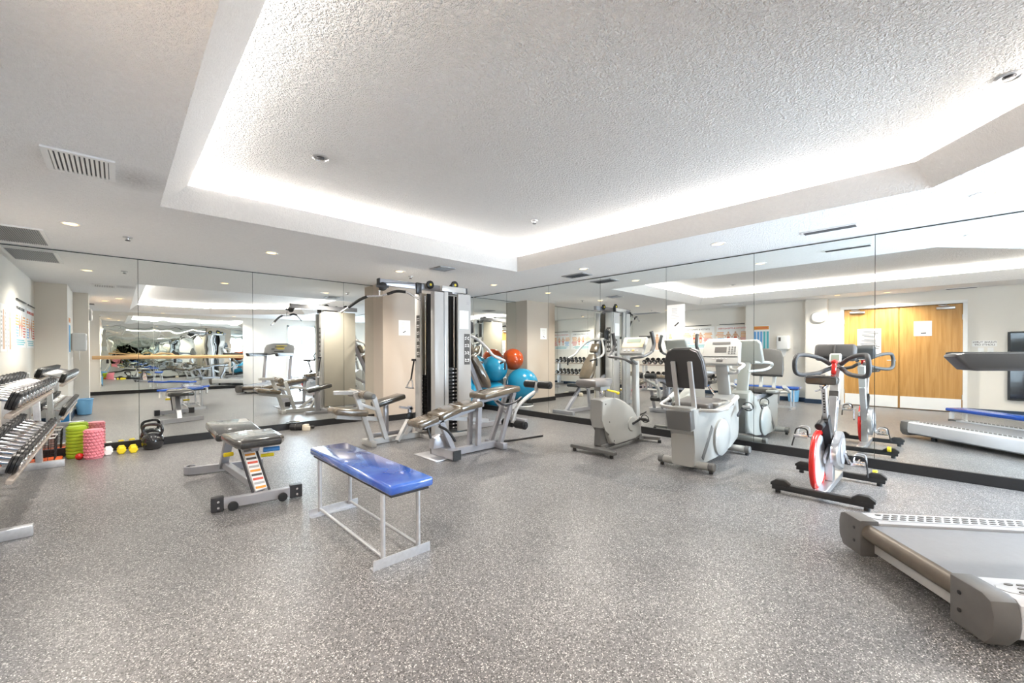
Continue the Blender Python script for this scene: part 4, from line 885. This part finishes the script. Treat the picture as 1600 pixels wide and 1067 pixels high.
# ------------------------------------------------------------------ spin bike
sb = thing('spin_bike', 'indoor spin bike with red-rimmed flywheel and drop handlebars beside the mirror', 'exercise bike', (4.48, 0.70, 0))
O = lambda name, mb, m, **k: obj(name, mb, m, sb, **k)
for x, nm in ((-0.41, 'rear_foot_bar'), (0.42, 'front_foot_bar')):
    o = O(nm, MB().box((x, 0, 0.052), (0.05, 0.66, 0.05), bev=0.004), m_black)
    for s_ in (-1, 1):
        sub('foot_cap', MB().prism([(-0.07, 0), (0.07, 0), (0.07, 0.02), (0.03, 0.05), (-0.03, 0.05), (-0.07, 0.02)], (x, s_ * 0.27, 0.062), (0, 1, 0), (0, 0, 1), 0.054, bev=0.003), m_black, o)
        sub('rubber_foot', MB().cyl((x, s_ * 0.29, 0), (x, s_ * 0.29, 0.03), 0.02, 12), m_black, o)
o = O('transport_wheel', MB().cyl((0.45, -0.24, 0.10), (0.45, -0.275, 0.10), 0.028, 18, 0.004), m_yellow)
O('base_beam', MB().beam((-0.40, 0, 0.055), (0.41, 0, 0.055), 0.075, 0.05), m_steel)
fl = O('flywheel', MB().lathe([(0.001, 0.022), (0.04, 0.022), (0.12, 0.010), (0.205, 0.018), (0.215, 0.006), (0.215, -0.006), (0.205, -0.018), (0.12, -0.010), (0.04, -0.022), (0.001, -0.022)], (-0.22, 0.045, 0.285), (0, 1, 0), 48), m_tread)
sub('red_guard', MB().torus((-0.22, 0.045, 0.285), 0.232, 0.022, (0, 1, 0), 56, 12), m_red, fl)
O('flywheel_fork', MB().beam((-0.22, 0.09, 0.285), (0.02, 0.05, 0.42), 0.02, 0.06).beam((-0.22, 0.0, 0.285), (0.02, -0.01, 0.42), 0.02, 0.06), m_steel)
gd = O('chain_guard', MB().prism([(0.17 * math.cos(t) + (0.0 if math.cos(t) > 0 else -0.10), (0.17 if math.cos(t) > 0 else 0.10) * math.sin(t)) for t in (2 * PI * k / 32 for k in range(32))], (0.02, -0.06, 0.34), (1, 0, 0), (0, 0, 1), 0.05, bev=0.012), m_steel)
sub('guard_disc', MB().cyl((0.02, -0.085, 0.34), (0.02, -0.092, 0.34), 0.11, 32, 0.002), m_frame, gd)
O('bottom_post', MB().beam((0.0, 0, 0.08), (0.0, 0, 0.34), 0.06, 0.09, upv=(1, 0, 0)), m_steel)
O('seat_tube', MB().beam((0.02, 0, 0.36), (-0.20, 0, 0.64), 0.055, 0.09, upv=(1, 0, 0)), m_black)
st = O('seat_post', MB().beam((-0.17, 0, 0.60), (-0.255, 0, 0.90), 0.034, 0.055, upv=(1, 0, 0)), m_steel)
d0, d1 = V((-0.20, 0, 0.70)), V((-0.245, 0, 0.86))
for i in range(8):
    c = d0 + (d1 - d0) * i / 7; sub('adjust_hole', MB().box(c + V((-0.027, 0, -0.008)), (0.006, 0.012, 0.010), rotY(-0.28)), m_black, st, smooth=False)
O('seat_knob', MB().cyl((-0.20, 0.02, 0.60), (-0.28, 0.03, 0.57), 0.032, 18, 0.006), m_black)
O('saddle_clamp', MB().box((-0.25, 0, 0.915), (0.10, 0.05, 0.03), bev=0.006).tube([(-0.30, -0.02, 0.92), (-0.34, 0, 0.89), (-0.30, 0.05, 0.87)], 0.008, 8, 4), m_chrome)
sd = O('saddle', MB().prism([(-0.14, -0.10), (-0.10, -0.115), (0.0, -0.085), (0.08, -0.035), (0.18, -0.022), (0.19, 0), (0.18, 0.022), (0.08, 0.035), (0.0, 0.085), (-0.10, 0.115), (-0.14, 0.10), (-0.125, 0)], (-0.25, 0, 0.965), (1, 0, 0), (0, 1, 0), 0.07, bev=0.03, seg=4), m_pad)
sub('saddle_piping', MB().tube([(-0.385, -0.10, 0.985), (-0.38, 0, 0.99), (-0.385, 0.10, 0.985)], 0.008, 8, 4), m_seatg, sd)
O('main_tube', MB().beam((0.02, 0, 0.36), (0.20, 0, 0.78), 0.06, 0.10, upv=(1, 0, 0)), m_steel)
hp = O('handle_post', MB().beam((0.17, 0, 0.70), (0.29, 0, 1.03), 0.065, 0.075, upv=(1, 0, 0)), m_frame2)
sub('post_label', MB().beam((0.155, 0, 0.76), (0.185, 0, 0.84), 0.067, 0.02, upv=(1, 0, 0), bev=0), m_seatg, hp)
O('resistance_knob', MB().beam((0.16, 0, 0.99), (0.20, 0, 1.10), 0.035, 0.03, upv=(1, 0, 0), bev=0.008).sphere((0.20, 0, 1.10), 0.024, 14), m_red)
for s_ in (-1, 1):
    O('handlebar', MB().tube([(0.29, s_ * 0.02, 1.05), (0.24, s_ * 0.06, 1.03), (0.14, s_ * 0.11, 1.0), (0.07, s_ * 0.19, 0.985), (0.03, s_ * 0.235, 0.99), (0.0, s_ * 0.255, 1.02), (-0.015, s_ * 0.257, 1.09), (0.0, s_ * 0.25, 1.14), (0.04, s_ * 0.235, 1.165), (0.12, s_ * 0.17, 1.16), (0.2, s_ * 0.10, 1.13), (0.26, s_ * 0.04, 1.08)], 0.019, 12, 4), m_grip)
O('media_tray', MB().box((0.38, 0.02, 1.185), (0.10, 0.31, 0.15), rotY(0.35), bev=0.028, seg=3), m_grip)
O('tray_divider', MB().box((0.332, 0.02, 1.20), (0.012, 0.012, 0.12), rotY(0.35), bev=0.003), m_seatg)
cp = O('computer', MB().box((0.25, 0.0, 1.135), (0.03, 0.085, 0.085), rotY(0.4), bev=0.010), m_paper)
sub('display', MB().box(V((0.25, 0.0, 1.135)) + rotY(0.4) @ V((-0.016, 0, 0)), (0.004, 0.06, 0.055), rotY(0.4)), m_lcd, cp, smooth=False)
for s_, an in ((-1, -0.75), (1, -0.75 + PI)):
    e = V((0.02 + 0.17 * math.cos(an), s_ * 0.115, 0.34 + 0.17 * math.sin(an)))
    O('crank', MB().beam((0.02, s_ * 0.10, 0.34), e, 0.018, 0.03), m_chrome)
    p = O('pedal', MB().box(e + V((0, s_ * 0.065, 0.02)), (0.09, 0.012, 0.03), bev=0.003).box(e + V((0, s_ * 0.065, -0.005)), (0.08, 0.09, 0.014), bev=0.003).box(e + V((-0.05, s_ * 0.065, 0.0)), (0.012, 0.10, 0.03), bev=0.003).box(e + V((0.05, s_ * 0.065, 0.0)), (0.012, 0.10, 0.03), bev=0.003).cyl(e, e + V((0, s_ * 0.11, 0)), 0.010, 10), m_chrome)
    sub('toe_cage', MB().tube([e + V((0.05, s_ * 0.02, 0.0)), e + V((0.08, s_ * 0.03, 0.06)), e + V((0.07, s_ * 0.065, 0.075)), e + V((0.08, s_ * 0.10, 0.06)), e + V((0.05, s_ * 0.11, 0.0))], 0.006, 8, 5), m_steel, p)
    sub('strap', MB().tube([e + V((-0.02, s_ * 0.02, 0.0)), e + V((-0.02, s_ * 0.03, 0.06)), e + V((-0.02, s_ * 0.10, 0.06)), e + V((-0.02, s_ * 0.12, -0.02)), e + V((-0.06, s_ * 0.13, -0.09))], 0.006, 8, 4), m_black, p)

# ------------------------------------------------------------------ treadmill (local +x = running direction, origin under rear edge)
ta = math.atan2(-0.785, 0.62)
tm = thing('treadmill', 'silver treadmill with grey end caps and dark belt, deck cut by the frame', 'treadmill', (2.84, 0.165, 0), ta)
O = lambda name, mb, m, **k: obj(name, mb, m, tm, **k)
HW = 0.47; LN = 2.10
for s_, nm in ((1, 'side_rail'), (-1, 'side_rail')):
    c = s_ * (HW - 0.095)
    pr = [(-0.095, 0.06), (0.095, 0.06), (0.095, 0.20), (0.085, 0.218), (-0.095, 0.218)] if s_ > 0 else [(-0.095, 0.06), (0.095, 0.06), (0.095, 0.218), (-0.085, 0.218), (-0.095, 0.20)]
    rl = O(nm, MB().prism([(s_ * 0.095, 0.12), (s_ * 0.088, 0.075), (s_ * 0.06, 0.055), (-s_ * 0.095, 0.055), (-s_ * 0.095, 0.222), (s_ * 0.07, 0.222), (s_ * 0.09, 0.205)], ((LN + 0.10) / 2, c, 0), (0, 1, 0), (0, 0, 1), LN - 0.10, bev=0.006), m_tread)
    # foot grip with oval knobs
    gp = sub('foot_grip', MB().prism([(0.18, -0.05), (1.36, -0.05), (1.40, 0), (1.36, 0.05), (0.18, 0.05), (0.12, 0.028), (0.10, 0), (0.12, -0.028)], (0, c - s_ * 0.005, 0.2235), (1, 0, 0), (0, 1, 0), 0.004), mat('grey_foot_grip', (0.42, 0.43, 0.45), 0.5), rl, smooth=False)
    mb = MB()
    for i in range(26):
        for j in range(3):
            mb.prism([(0.017 * math.cos(t), 0.0075 * math.sin(t)) for t in (2 * PI * k / 8 for k in range(8))], (0.17 + i * 0.045 + (j % 2) * 0.022, c - s_ * 0.005 + (j - 1) * 0.030, 0.227), (1, 0, 0), (0, 1, 0), 0.004)
    o = obj('grip_knobs', mb, m_tcap, None, smooth=False); o.parent = rl; o['kind'] = 'stuff'
    cpv = [(-0.095, 0.03), (0.06, 0.03), (0.095, 0.08), (0.10, 0.16), (0.085, 0.215), (0.05, 0.232), (-0.095, 0.232)]
    cpv = [(s_ * a, b) for a, b in cpv]
    ec = O('end_cap', MB().prism(cpv, (0.05, c, 0), (0, 1, 0), (0, 0, 1), 0.10, bev=0.012), m_tcap)
    for z in (0.10, 0.175): sub('screw_hole', MB().cyl((-0.002, c - s_ * 0.045, z), (0.003, c - s_ * 0.045, z), 0.009, 12), m_black, ec)
    O('upright_post', MB().beam((1.52, s_ * 0.40, 0.16), (1.70, s_ * 0.40, 1.12), 0.10, 0.11, upv=(1, 0, 0), bev=0.015, seg=2), m_frame)
    hr = O('handrail', MB().prism([(0.55, 0.03), (0.62, -0.045), (0.66, -0.05), (1.74, -0.05), (1.78, 0.0), (1.74, 0.05), (0.60, 0.05), (0.56, 0.045)], (0, s_ * 0.42, 1.135), (1, 0, 0), (0, 0, 1), 0.09, bev=0.022, seg=3), mat('dark_handrail', (0.07, 0.07, 0.072), 0.36))
    sub('grip_recess', MB().prism(oval(0.05, 0.014, 20), (0.67, s_ * 0.466, 1.135), (1, 0, 0), (0, 0, 1), 0.006), m_black, hr)
O('rear_bar', MB().box((0.09, 0, 0.10), (0.03, 2 * HW - 0.36, 0.10), bev=0.003), m_frame2)
O('rear_roller', MB().cyl((0.055, -HW + 0.19, 0.165), (0.055, HW - 0.19, 0.165), 0.046, 28), m_brown)
O('belt', MB().box(((LN + 0.05) / 2, 0, 0.207), (LN - 0.05, 2 * HW - 0.40, 0.008)).box(((LN + 0.10) / 2, 0, 0.125), (LN - 0.30, 2 * HW - 0.40, 0.006)), m_belt, smooth=False)
O('deck_frame', MB().box((1.1, 0, 0.10), (1.8, 2 * HW - 0.38, 0.05)), m_dark, smooth=False)
for x in (0.35, 1.9):
    for s_ in (-1, 1): O('leveling_foot', MB().cyl((x, s_ * 0.36, 0), (x, s_ * 0.36, 0.06), 0.03, 14), m_black)
O('motor_hood', MB().prism([(1.50, 0.20), (1.58, 0.27), (1.80, 0.33), (2.08, 0.32), (2.16, 0.24), (2.16, 0.07), (1.50, 0.07)], (0, 0, 0), (1, 0, 0), (0, 0, 1), 0.74, bev=0.03, seg=3), m_tread)
cn = O('console', MB().prism([(-0.47, -0.16), (-0.30, -0.15), (0.30, -0.15), (0.47, -0.16), (0.48, 0.04), (0.43, 0.16), (0.22, 0.21), (-0.22, 0.21), (-0.43, 0.16), (-0.48, 0.04)], (1.76, 0, 1.30), (0, -1, 0), (0.35, 0, 0.94), 0.08, bev=0.02, seg=3), mat('treadmill_console_grey', (0.20, 0.20, 0.20), 0.4, var=0.05))
Rc = rotY(0.356)
for nm, y, z, wy, hz, m_ in (('display', 0.0, 0.08, 0.30, 0.05, m_decal), ('amber_stripe', 0.06, 0.115, 0.34, 0.016, m_yellow), ('amber_stripe', 0.02, 0.035, 0.28, 0.016, m_yellow), ('amber_stripe', 0.05, 0.0, 0.22, 0.016, m_yellow), ('keypad', -0.20, 0.0, 0.10, 0.06, m_decal), ('shelf', 0.0, -0.09, 0.30, 0.03, m_black)):
    sub(nm, MB().box(V((1.76, 0, 1.30)) + Rc @ V((-0.042, y, z)), (0.005, wy, hz), Rc), m_, cn, smooth=False)
O('console_bar', MB().tube([(1.66, -0.38, 1.14), (1.52, -0.25, 1.13), (1.50, 0, 1.17), (1.52, 0.25, 1.13), (1.66, 0.38, 1.14)], 0.018, 12, 5), m_grip)

# ------------------------------------------------------------------ dumbbell rack and dumbbells
rk = thing('dumbbell_rack', 'two-tier silver dumbbell rack standing along the poster wall', 'rack', (-0.70, 5.32, 0))
O = lambda name, mb, m, **k: obj(name, mb, m, rk, world=True, **k)
RY0, RY1 = 4.17, 6.48
tilt = math.atan2(0.085, 0.25)
for y in (RY0, RY1):
    O('foot', MB().box((-0.69, y, 0.035), (0.56, 0.065, 0.07), bev=0.004), m_galv)
    O('upright', MB().beam((-0.80, y, 0.05), (-0.80, y, 0.96), 0.05, 0.07, upv=(1, 0, 0)), m_galv)
    fx_ = -0.70 if y == RY0 else -0.59
    O('front_post', MB().beam((fx_, y, 0.06), (fx_ - 0.02, y, 0.80), 0.05, 0.05, upv=(1, 0, 0)), m_galv)
for zc in (0.415, 0.835):
    for dx in (-0.115, 0.115):
        O('shelf_rail', MB().beam((-0.62 + dx, RY0 - 0.05, zc - dx * 0.34), (-0.62 + dx, RY1 + 0.05, zc - dx * 0.34), 0.035, 0.03, upv=(0.32, 0, 0.95)), mat('rack_rail_beige', (0.50, 0.42, 0.36), 0.4, metal=0.2))
db = None
def dumbbell(x, y, z, label, group):
    global db
    if db is None:
        db = thing('dumbbell', label, 'dumbbell', (x, y, z), group=group); db.rotation_euler = (0, tilt, 0)
        for s_ in (-1, 1):
            hd = obj('head', MB().lathe([(0.045, 0.080), (0.064, 0.083), (0.066, 0.094), (0.060, 0.096), (0.066, 0.098), (0.067, 0.112), (0.060, 0.114), (0.064, 0.116), (0.062, 0.131), (0.050, 0.134)], (0, 0, 0), (s_, 0, 0), 20), m_black, db)
            sub('end_cap', MB().lathe([(0.036, 0.133), (0.036, 0.141), (0.028, 0.145), (0.001, 0.145)], (0, 0, 0), (s_, 0, 0), 18), m_chrome, hd)
        obj('handle', MB().lathe([(0.014, -0.083), (0.017, -0.04), (0.018, 0.0), (0.017, 0.04), (0.014, 0.083)], (0, 0, 0), (1, 0, 0), 14), m_chrome, db)
        return db
    o = dup(db, (x, y, z), None, label); o['group'] = group; return o
NT = 13
ORD = 'first second third fourth fifth sixth seventh eighth ninth tenth eleventh twelfth thirteenth'.split()
for tier, (zc, lb) in enumerate(((0.415, 'black dumbbell on the lower rack tier'), (0.835, 'black dumbbell on the top rack tier'))):
    for i in range(NT):
        nth = ORD[NT - 1 - i]
        dumbbell(-0.62 + 0.02, RY0 + 0.115 + (RY1 - RY0 - 0.21) * i / (NT - 1), zc + 0.083, lb + ', ' + (nth + ' from the long back mirror' if i < NT - 1 else 'nearest the back mirror'), 'dumbbells on the ' + ('lower' if tier == 0 else 'top') + ' rack tier')

# wire basket with orange base, foam rollers, small weights, kettlebell
wk = thing('wire_basket', 'wire basket with a bright orange floor beneath the end of the dumbbell rack', 'basket', (-0.68, 6.75, 0))
obj('orange_floor', MB().box((0.01, -0.01, 0.022), (0.44, 0.34, 0.036), bev=0.01), m_orange, wk)
mb = MB()
for i in range(9):
    x = -0.18 + 0.36 * i / 8
    for y in (-0.13, 0.13): mb.cyl((x, y, 0.036), (x * 1.06, y * 1.1, 0.29), 0.0022, 6)
for i in range(7):
    y = -0.13 + 0.26 * i / 6
    for x in (-0.18, 0.18): mb.cyl((x, y, 0.036), (x * 1.06, y * 1.1, 0.29), 0.0022, 6)
obj('wire_side', mb, m_dark, wk)
mb = MB()
for z, k in ((0.06, 1.01), (0.12, 1.02), (0.18, 1.04), (0.24, 1.05)): mb.tube([(-0.18 * k, -0.13 * k, z), (0.18 * k, -0.13 * k, z), (0.18 * k, 0.13 * k, z), (-0.18 * k, 0.13 * k, z), (-0.18 * k, -0.13 * k, z)], 0.0022, 6)
obj('wire_hoop', mb, m_dark, wk)
obj('basket_rim', MB().tube([(-0.19, -0.143, 0.29), (0.19, -0.143, 0.29), (0.19, 0.143, 0.29), (-0.19, 0.143, 0.29), (-0.19, -0.143, 0.29)], 0.006, 8), m_paper, wk)

gf = thing('foam_roller', 'olive green ribbed foam roller standing upright by the mirror', 'foam roller', (-0.345, 6.90, 0))
obj('core', MB().lathe([(0.055, 0.0), (0.078, 0.0), (0.078, 0.36), (0.055, 0.36)], (0, 0, 0), seg=28), m_green, gf)
for i in range(9): obj('ring', MB().lathe([(0.077, 0), (0.086, 0.004), (0.086, 0.028), (0.077, 0.032)], (0, 0, 0.014 + i * 0.038), seg=28), m_green, gf, smooth=True)
pf = thing('foam_roller', 'pink knobbly foam roller standing upright next to the green one', 'foam roller', (-0.20, 6.72, 0))
obj('core', MB().lathe([(0.05, 0.0), (0.076, 0.0), (0.076, 0.33), (0.05, 0.33)], (0, 0, 0), seg=28), m_pink, pf)
bmn = None
for r_ in range(9):
    for k in range(14):
        a = 2 * PI * (k + 0.5 * (r_ % 2)) / 14
        if bmn is None:
            bo = obj('knob', MB().box((0.079, 0, 0), (0.014, 0.024, 0.022), bev=0.004, seg=1), m_pink, pf, smooth=False); bmn = bo.data
        else:
            bo = bpy.data.objects.new('knob', bmn); COL.objects.link(bo); bo.parent = pf
        bo.location = (0, 0, 0.027 + r_ * 0.035); bo.rotation_euler = (0.5, 0, a)
tag(obj('red_ball', MB().sphere((-0.315, 6.735, 0.036), 0.036, 24), m_red), 'small red ball on the floor against the green foam roller', 'ball')

def hexdb(x, y, m, label):
    t = thing('hand_weight', label, 'dumbbell', (x, y, 0), 0.0)
    for s_ in (-1, 1): obj('hex_head', MB().lathe([(0.034, -0.03), (0.043, -0.022), (0.043, 0.022), (0.034, 0.03)], (0, s_ * 0.075, 0.0375), (0, 1, 0), 6), m, t, smooth=False)
    obj('handle', MB().cyl((0, -0.05, 0.0375), (0, 0.05, 0.0375), 0.015, 12), m, t)
hexdb(-0.085, 6.88, m_paper, 'small white hex hand weight beside the pink foam roller')
hexdb(0.03, 6.855, m_yellow, 'small yellow hex hand weight beside the white one')
hexdb(0.135, 6.82, m_yellow, 'small yellow hex hand weight on the kettlebell side of its twin')
kb = thing('kettlebell', 'glossy black kettlebell on the floor against the mirror', 'kettlebell', (0.315, 6.85, 0))
obj('bell', MB().lathe([(0.06, 0.0), (0.085, 0.012), (0.108, 0.06), (0.112, 0.10), (0.10, 0.15), (0.07, 0.19), (0.03, 0.205), (0.001, 0.205)], (0, 0, 0), seg=32), m_blackg, kb)
obj('handle', MB().tube([(-0.065, 0.05, 0.16), (-0.088, 0.067, 0.23), (-0.072, 0.055, 0.29), (0, 0, 0.305), (0.072, -0.055, 0.29), (0.088, -0.067, 0.23), (0.065, -0.05, 0.16)], 0.017, 12, 6), m_blackg, kb)

aw = thing('ab_roller', 'black foam push-up roller with a beige bracket lying at the foot of the mirror', 'roller', (2.05, 6.88, 0), -0.70)
obj('foam_roller', MB().cyl((-0.16, 0, 0.05), (0.02, 0, 0.05), 0.05, 24, 0.010), m_black, aw)
obj('bracket', MB().box((0.07, 0, 0.045), (0.07, 0.10, 0.09), bev=0.008).box((0.11, -0.04, 0.035), (0.08, 0.05, 0.07), bev=0.006), mat('beige_bracket', (0.62, 0.56, 0.45), 0.5), aw)
obj('strap', MB().torus((-0.07, 0, 0.05), 0.051, 0.004, (1, 0, 0), 28, 8), m_seatg, aw)
obj('rear_bar', MB().cyl((-0.10, 0.09, 0.03), (0.16, 0.09, 0.03), 0.022, 14, 0.003), m_black, aw)

# blue bin by the towel dispenser, blue block at the end of the rack
bt = thing('blue_tub', 'pale blue plastic bin on the floor under the towel dispenser', 'bin', (-0.47, 2.52, 0))
obj('body', MB().lathe([(0.09, 0.0), (0.10, 0.006), (0.125, 0.30), (0.117, 0.30), (0.094, 0.02), (0.001, 0.02)], (0, 0, 0), seg=28), mat('pale_blue_tub', (0.20, 0.48, 0.80), 0.4), bt)
obj('rim', MB().torus((0, 0, 0.30), 0.124, 0.008, (0, 0, 1), 32, 8), MATS['pale_blue_tub'], bt)
fb = thing('foam_block', 'bright blue foam block standing on end between the rack and the wall corner', 'block', (-0.66, 3.80, 0))
obj('block', MB().box((0, 0, 0.23), (0.13, 0.14, 0.46), bev=0.012), m_bluetub, fb)
obj('edge_strip', MB().box((0.068, 0, 0.23), (0.012, 0.12, 0.44), bev=0.004), m_paper, fb)

# ------------------------------------------------------------------ exercise balls
def ball(x, y, z, r, m, label):
    t = thing('exercise_ball', label, 'exercise ball', (x, y, z - r), group='exercise balls in the mirror corner')
    t_ = obj('skin', MB().sphere((0, 0, r), r, 48), m, t)
    mb = MB()
    for k in (-0.24, -0.16, 0.16, 0.24): mb.torus((0, 0, r + k * r), math.sqrt(r * r - (k * r) ** 2) + 0.0005, 0.0022, (0, 0, 1), 56, 6)
    obj('seam_ring', mb, m, t)
    obj('plug', MB().cyl((0, -r * 0.999, r), (0, -r - 0.004, r), 0.011, 12, 0.002), m_paper, t)
    return t
ball(4.68, 6.50, 0.475, 0.36, m_ballb, 'large blue exercise ball resting on a ring stand behind the gym tower')
ball(5.275, 6.755, 0.285, 0.28, m_ballb, 'smaller blue exercise ball on the floor in the mirror corner')
ball(5.27, 6.745, 0.845, 0.28, m_ballb, 'smaller blue exercise ball stacked on another in the mirror corner')
ball(4.75, 6.72, 1.035, 0.24, m_ballo, 'orange exercise ball perched on the large blue ball')
rs = thing('ball_ring_stand', 'black ring stand on the floor holding the large blue ball', 'stand', (4.68, 6.50, 0))
obj('top_ring', MB().torus((0, 0, 0.145), 0.20, 0.014, (0, 0, 1), 40, 10), m_black, rs)
obj('base_ring', MB().torus((0, 0, 0.014), 0.24, 0.014, (0, 0, 1), 40, 10), m_paper, rs)
for k in range(4):
    a = PI / 4 + k * PI / 2; obj('leg', MB().cyl((0.24 * math.cos(a), 0.24 * math.sin(a), 0.014), (0.20 * math.cos(a), 0.20 * math.sin(a), 0.145), 0.010, 10), m_black, rs)

# ------------------------------------------------------------------ ballet barre behind the camera
br = thing('ballet_barre', 'long pale wooden ballet barre fixed in front of the rear mirror', 'barre', (1.30, YC + 0.16, 0))
obj('rail', MB().box((0, 0, 1.07), (3.62, 0.045, 0.105), bev=0.012), m_barre, br)
for x in (-1.5, 0, 1.5): obj('bracket', MB().beam((x, 0, 1.03), (x, -0.15, 0.95), 0.03, 0.03).box((x, -0.146, 0.95), (0.06, 0.008, 0.10)), m_dark, br)
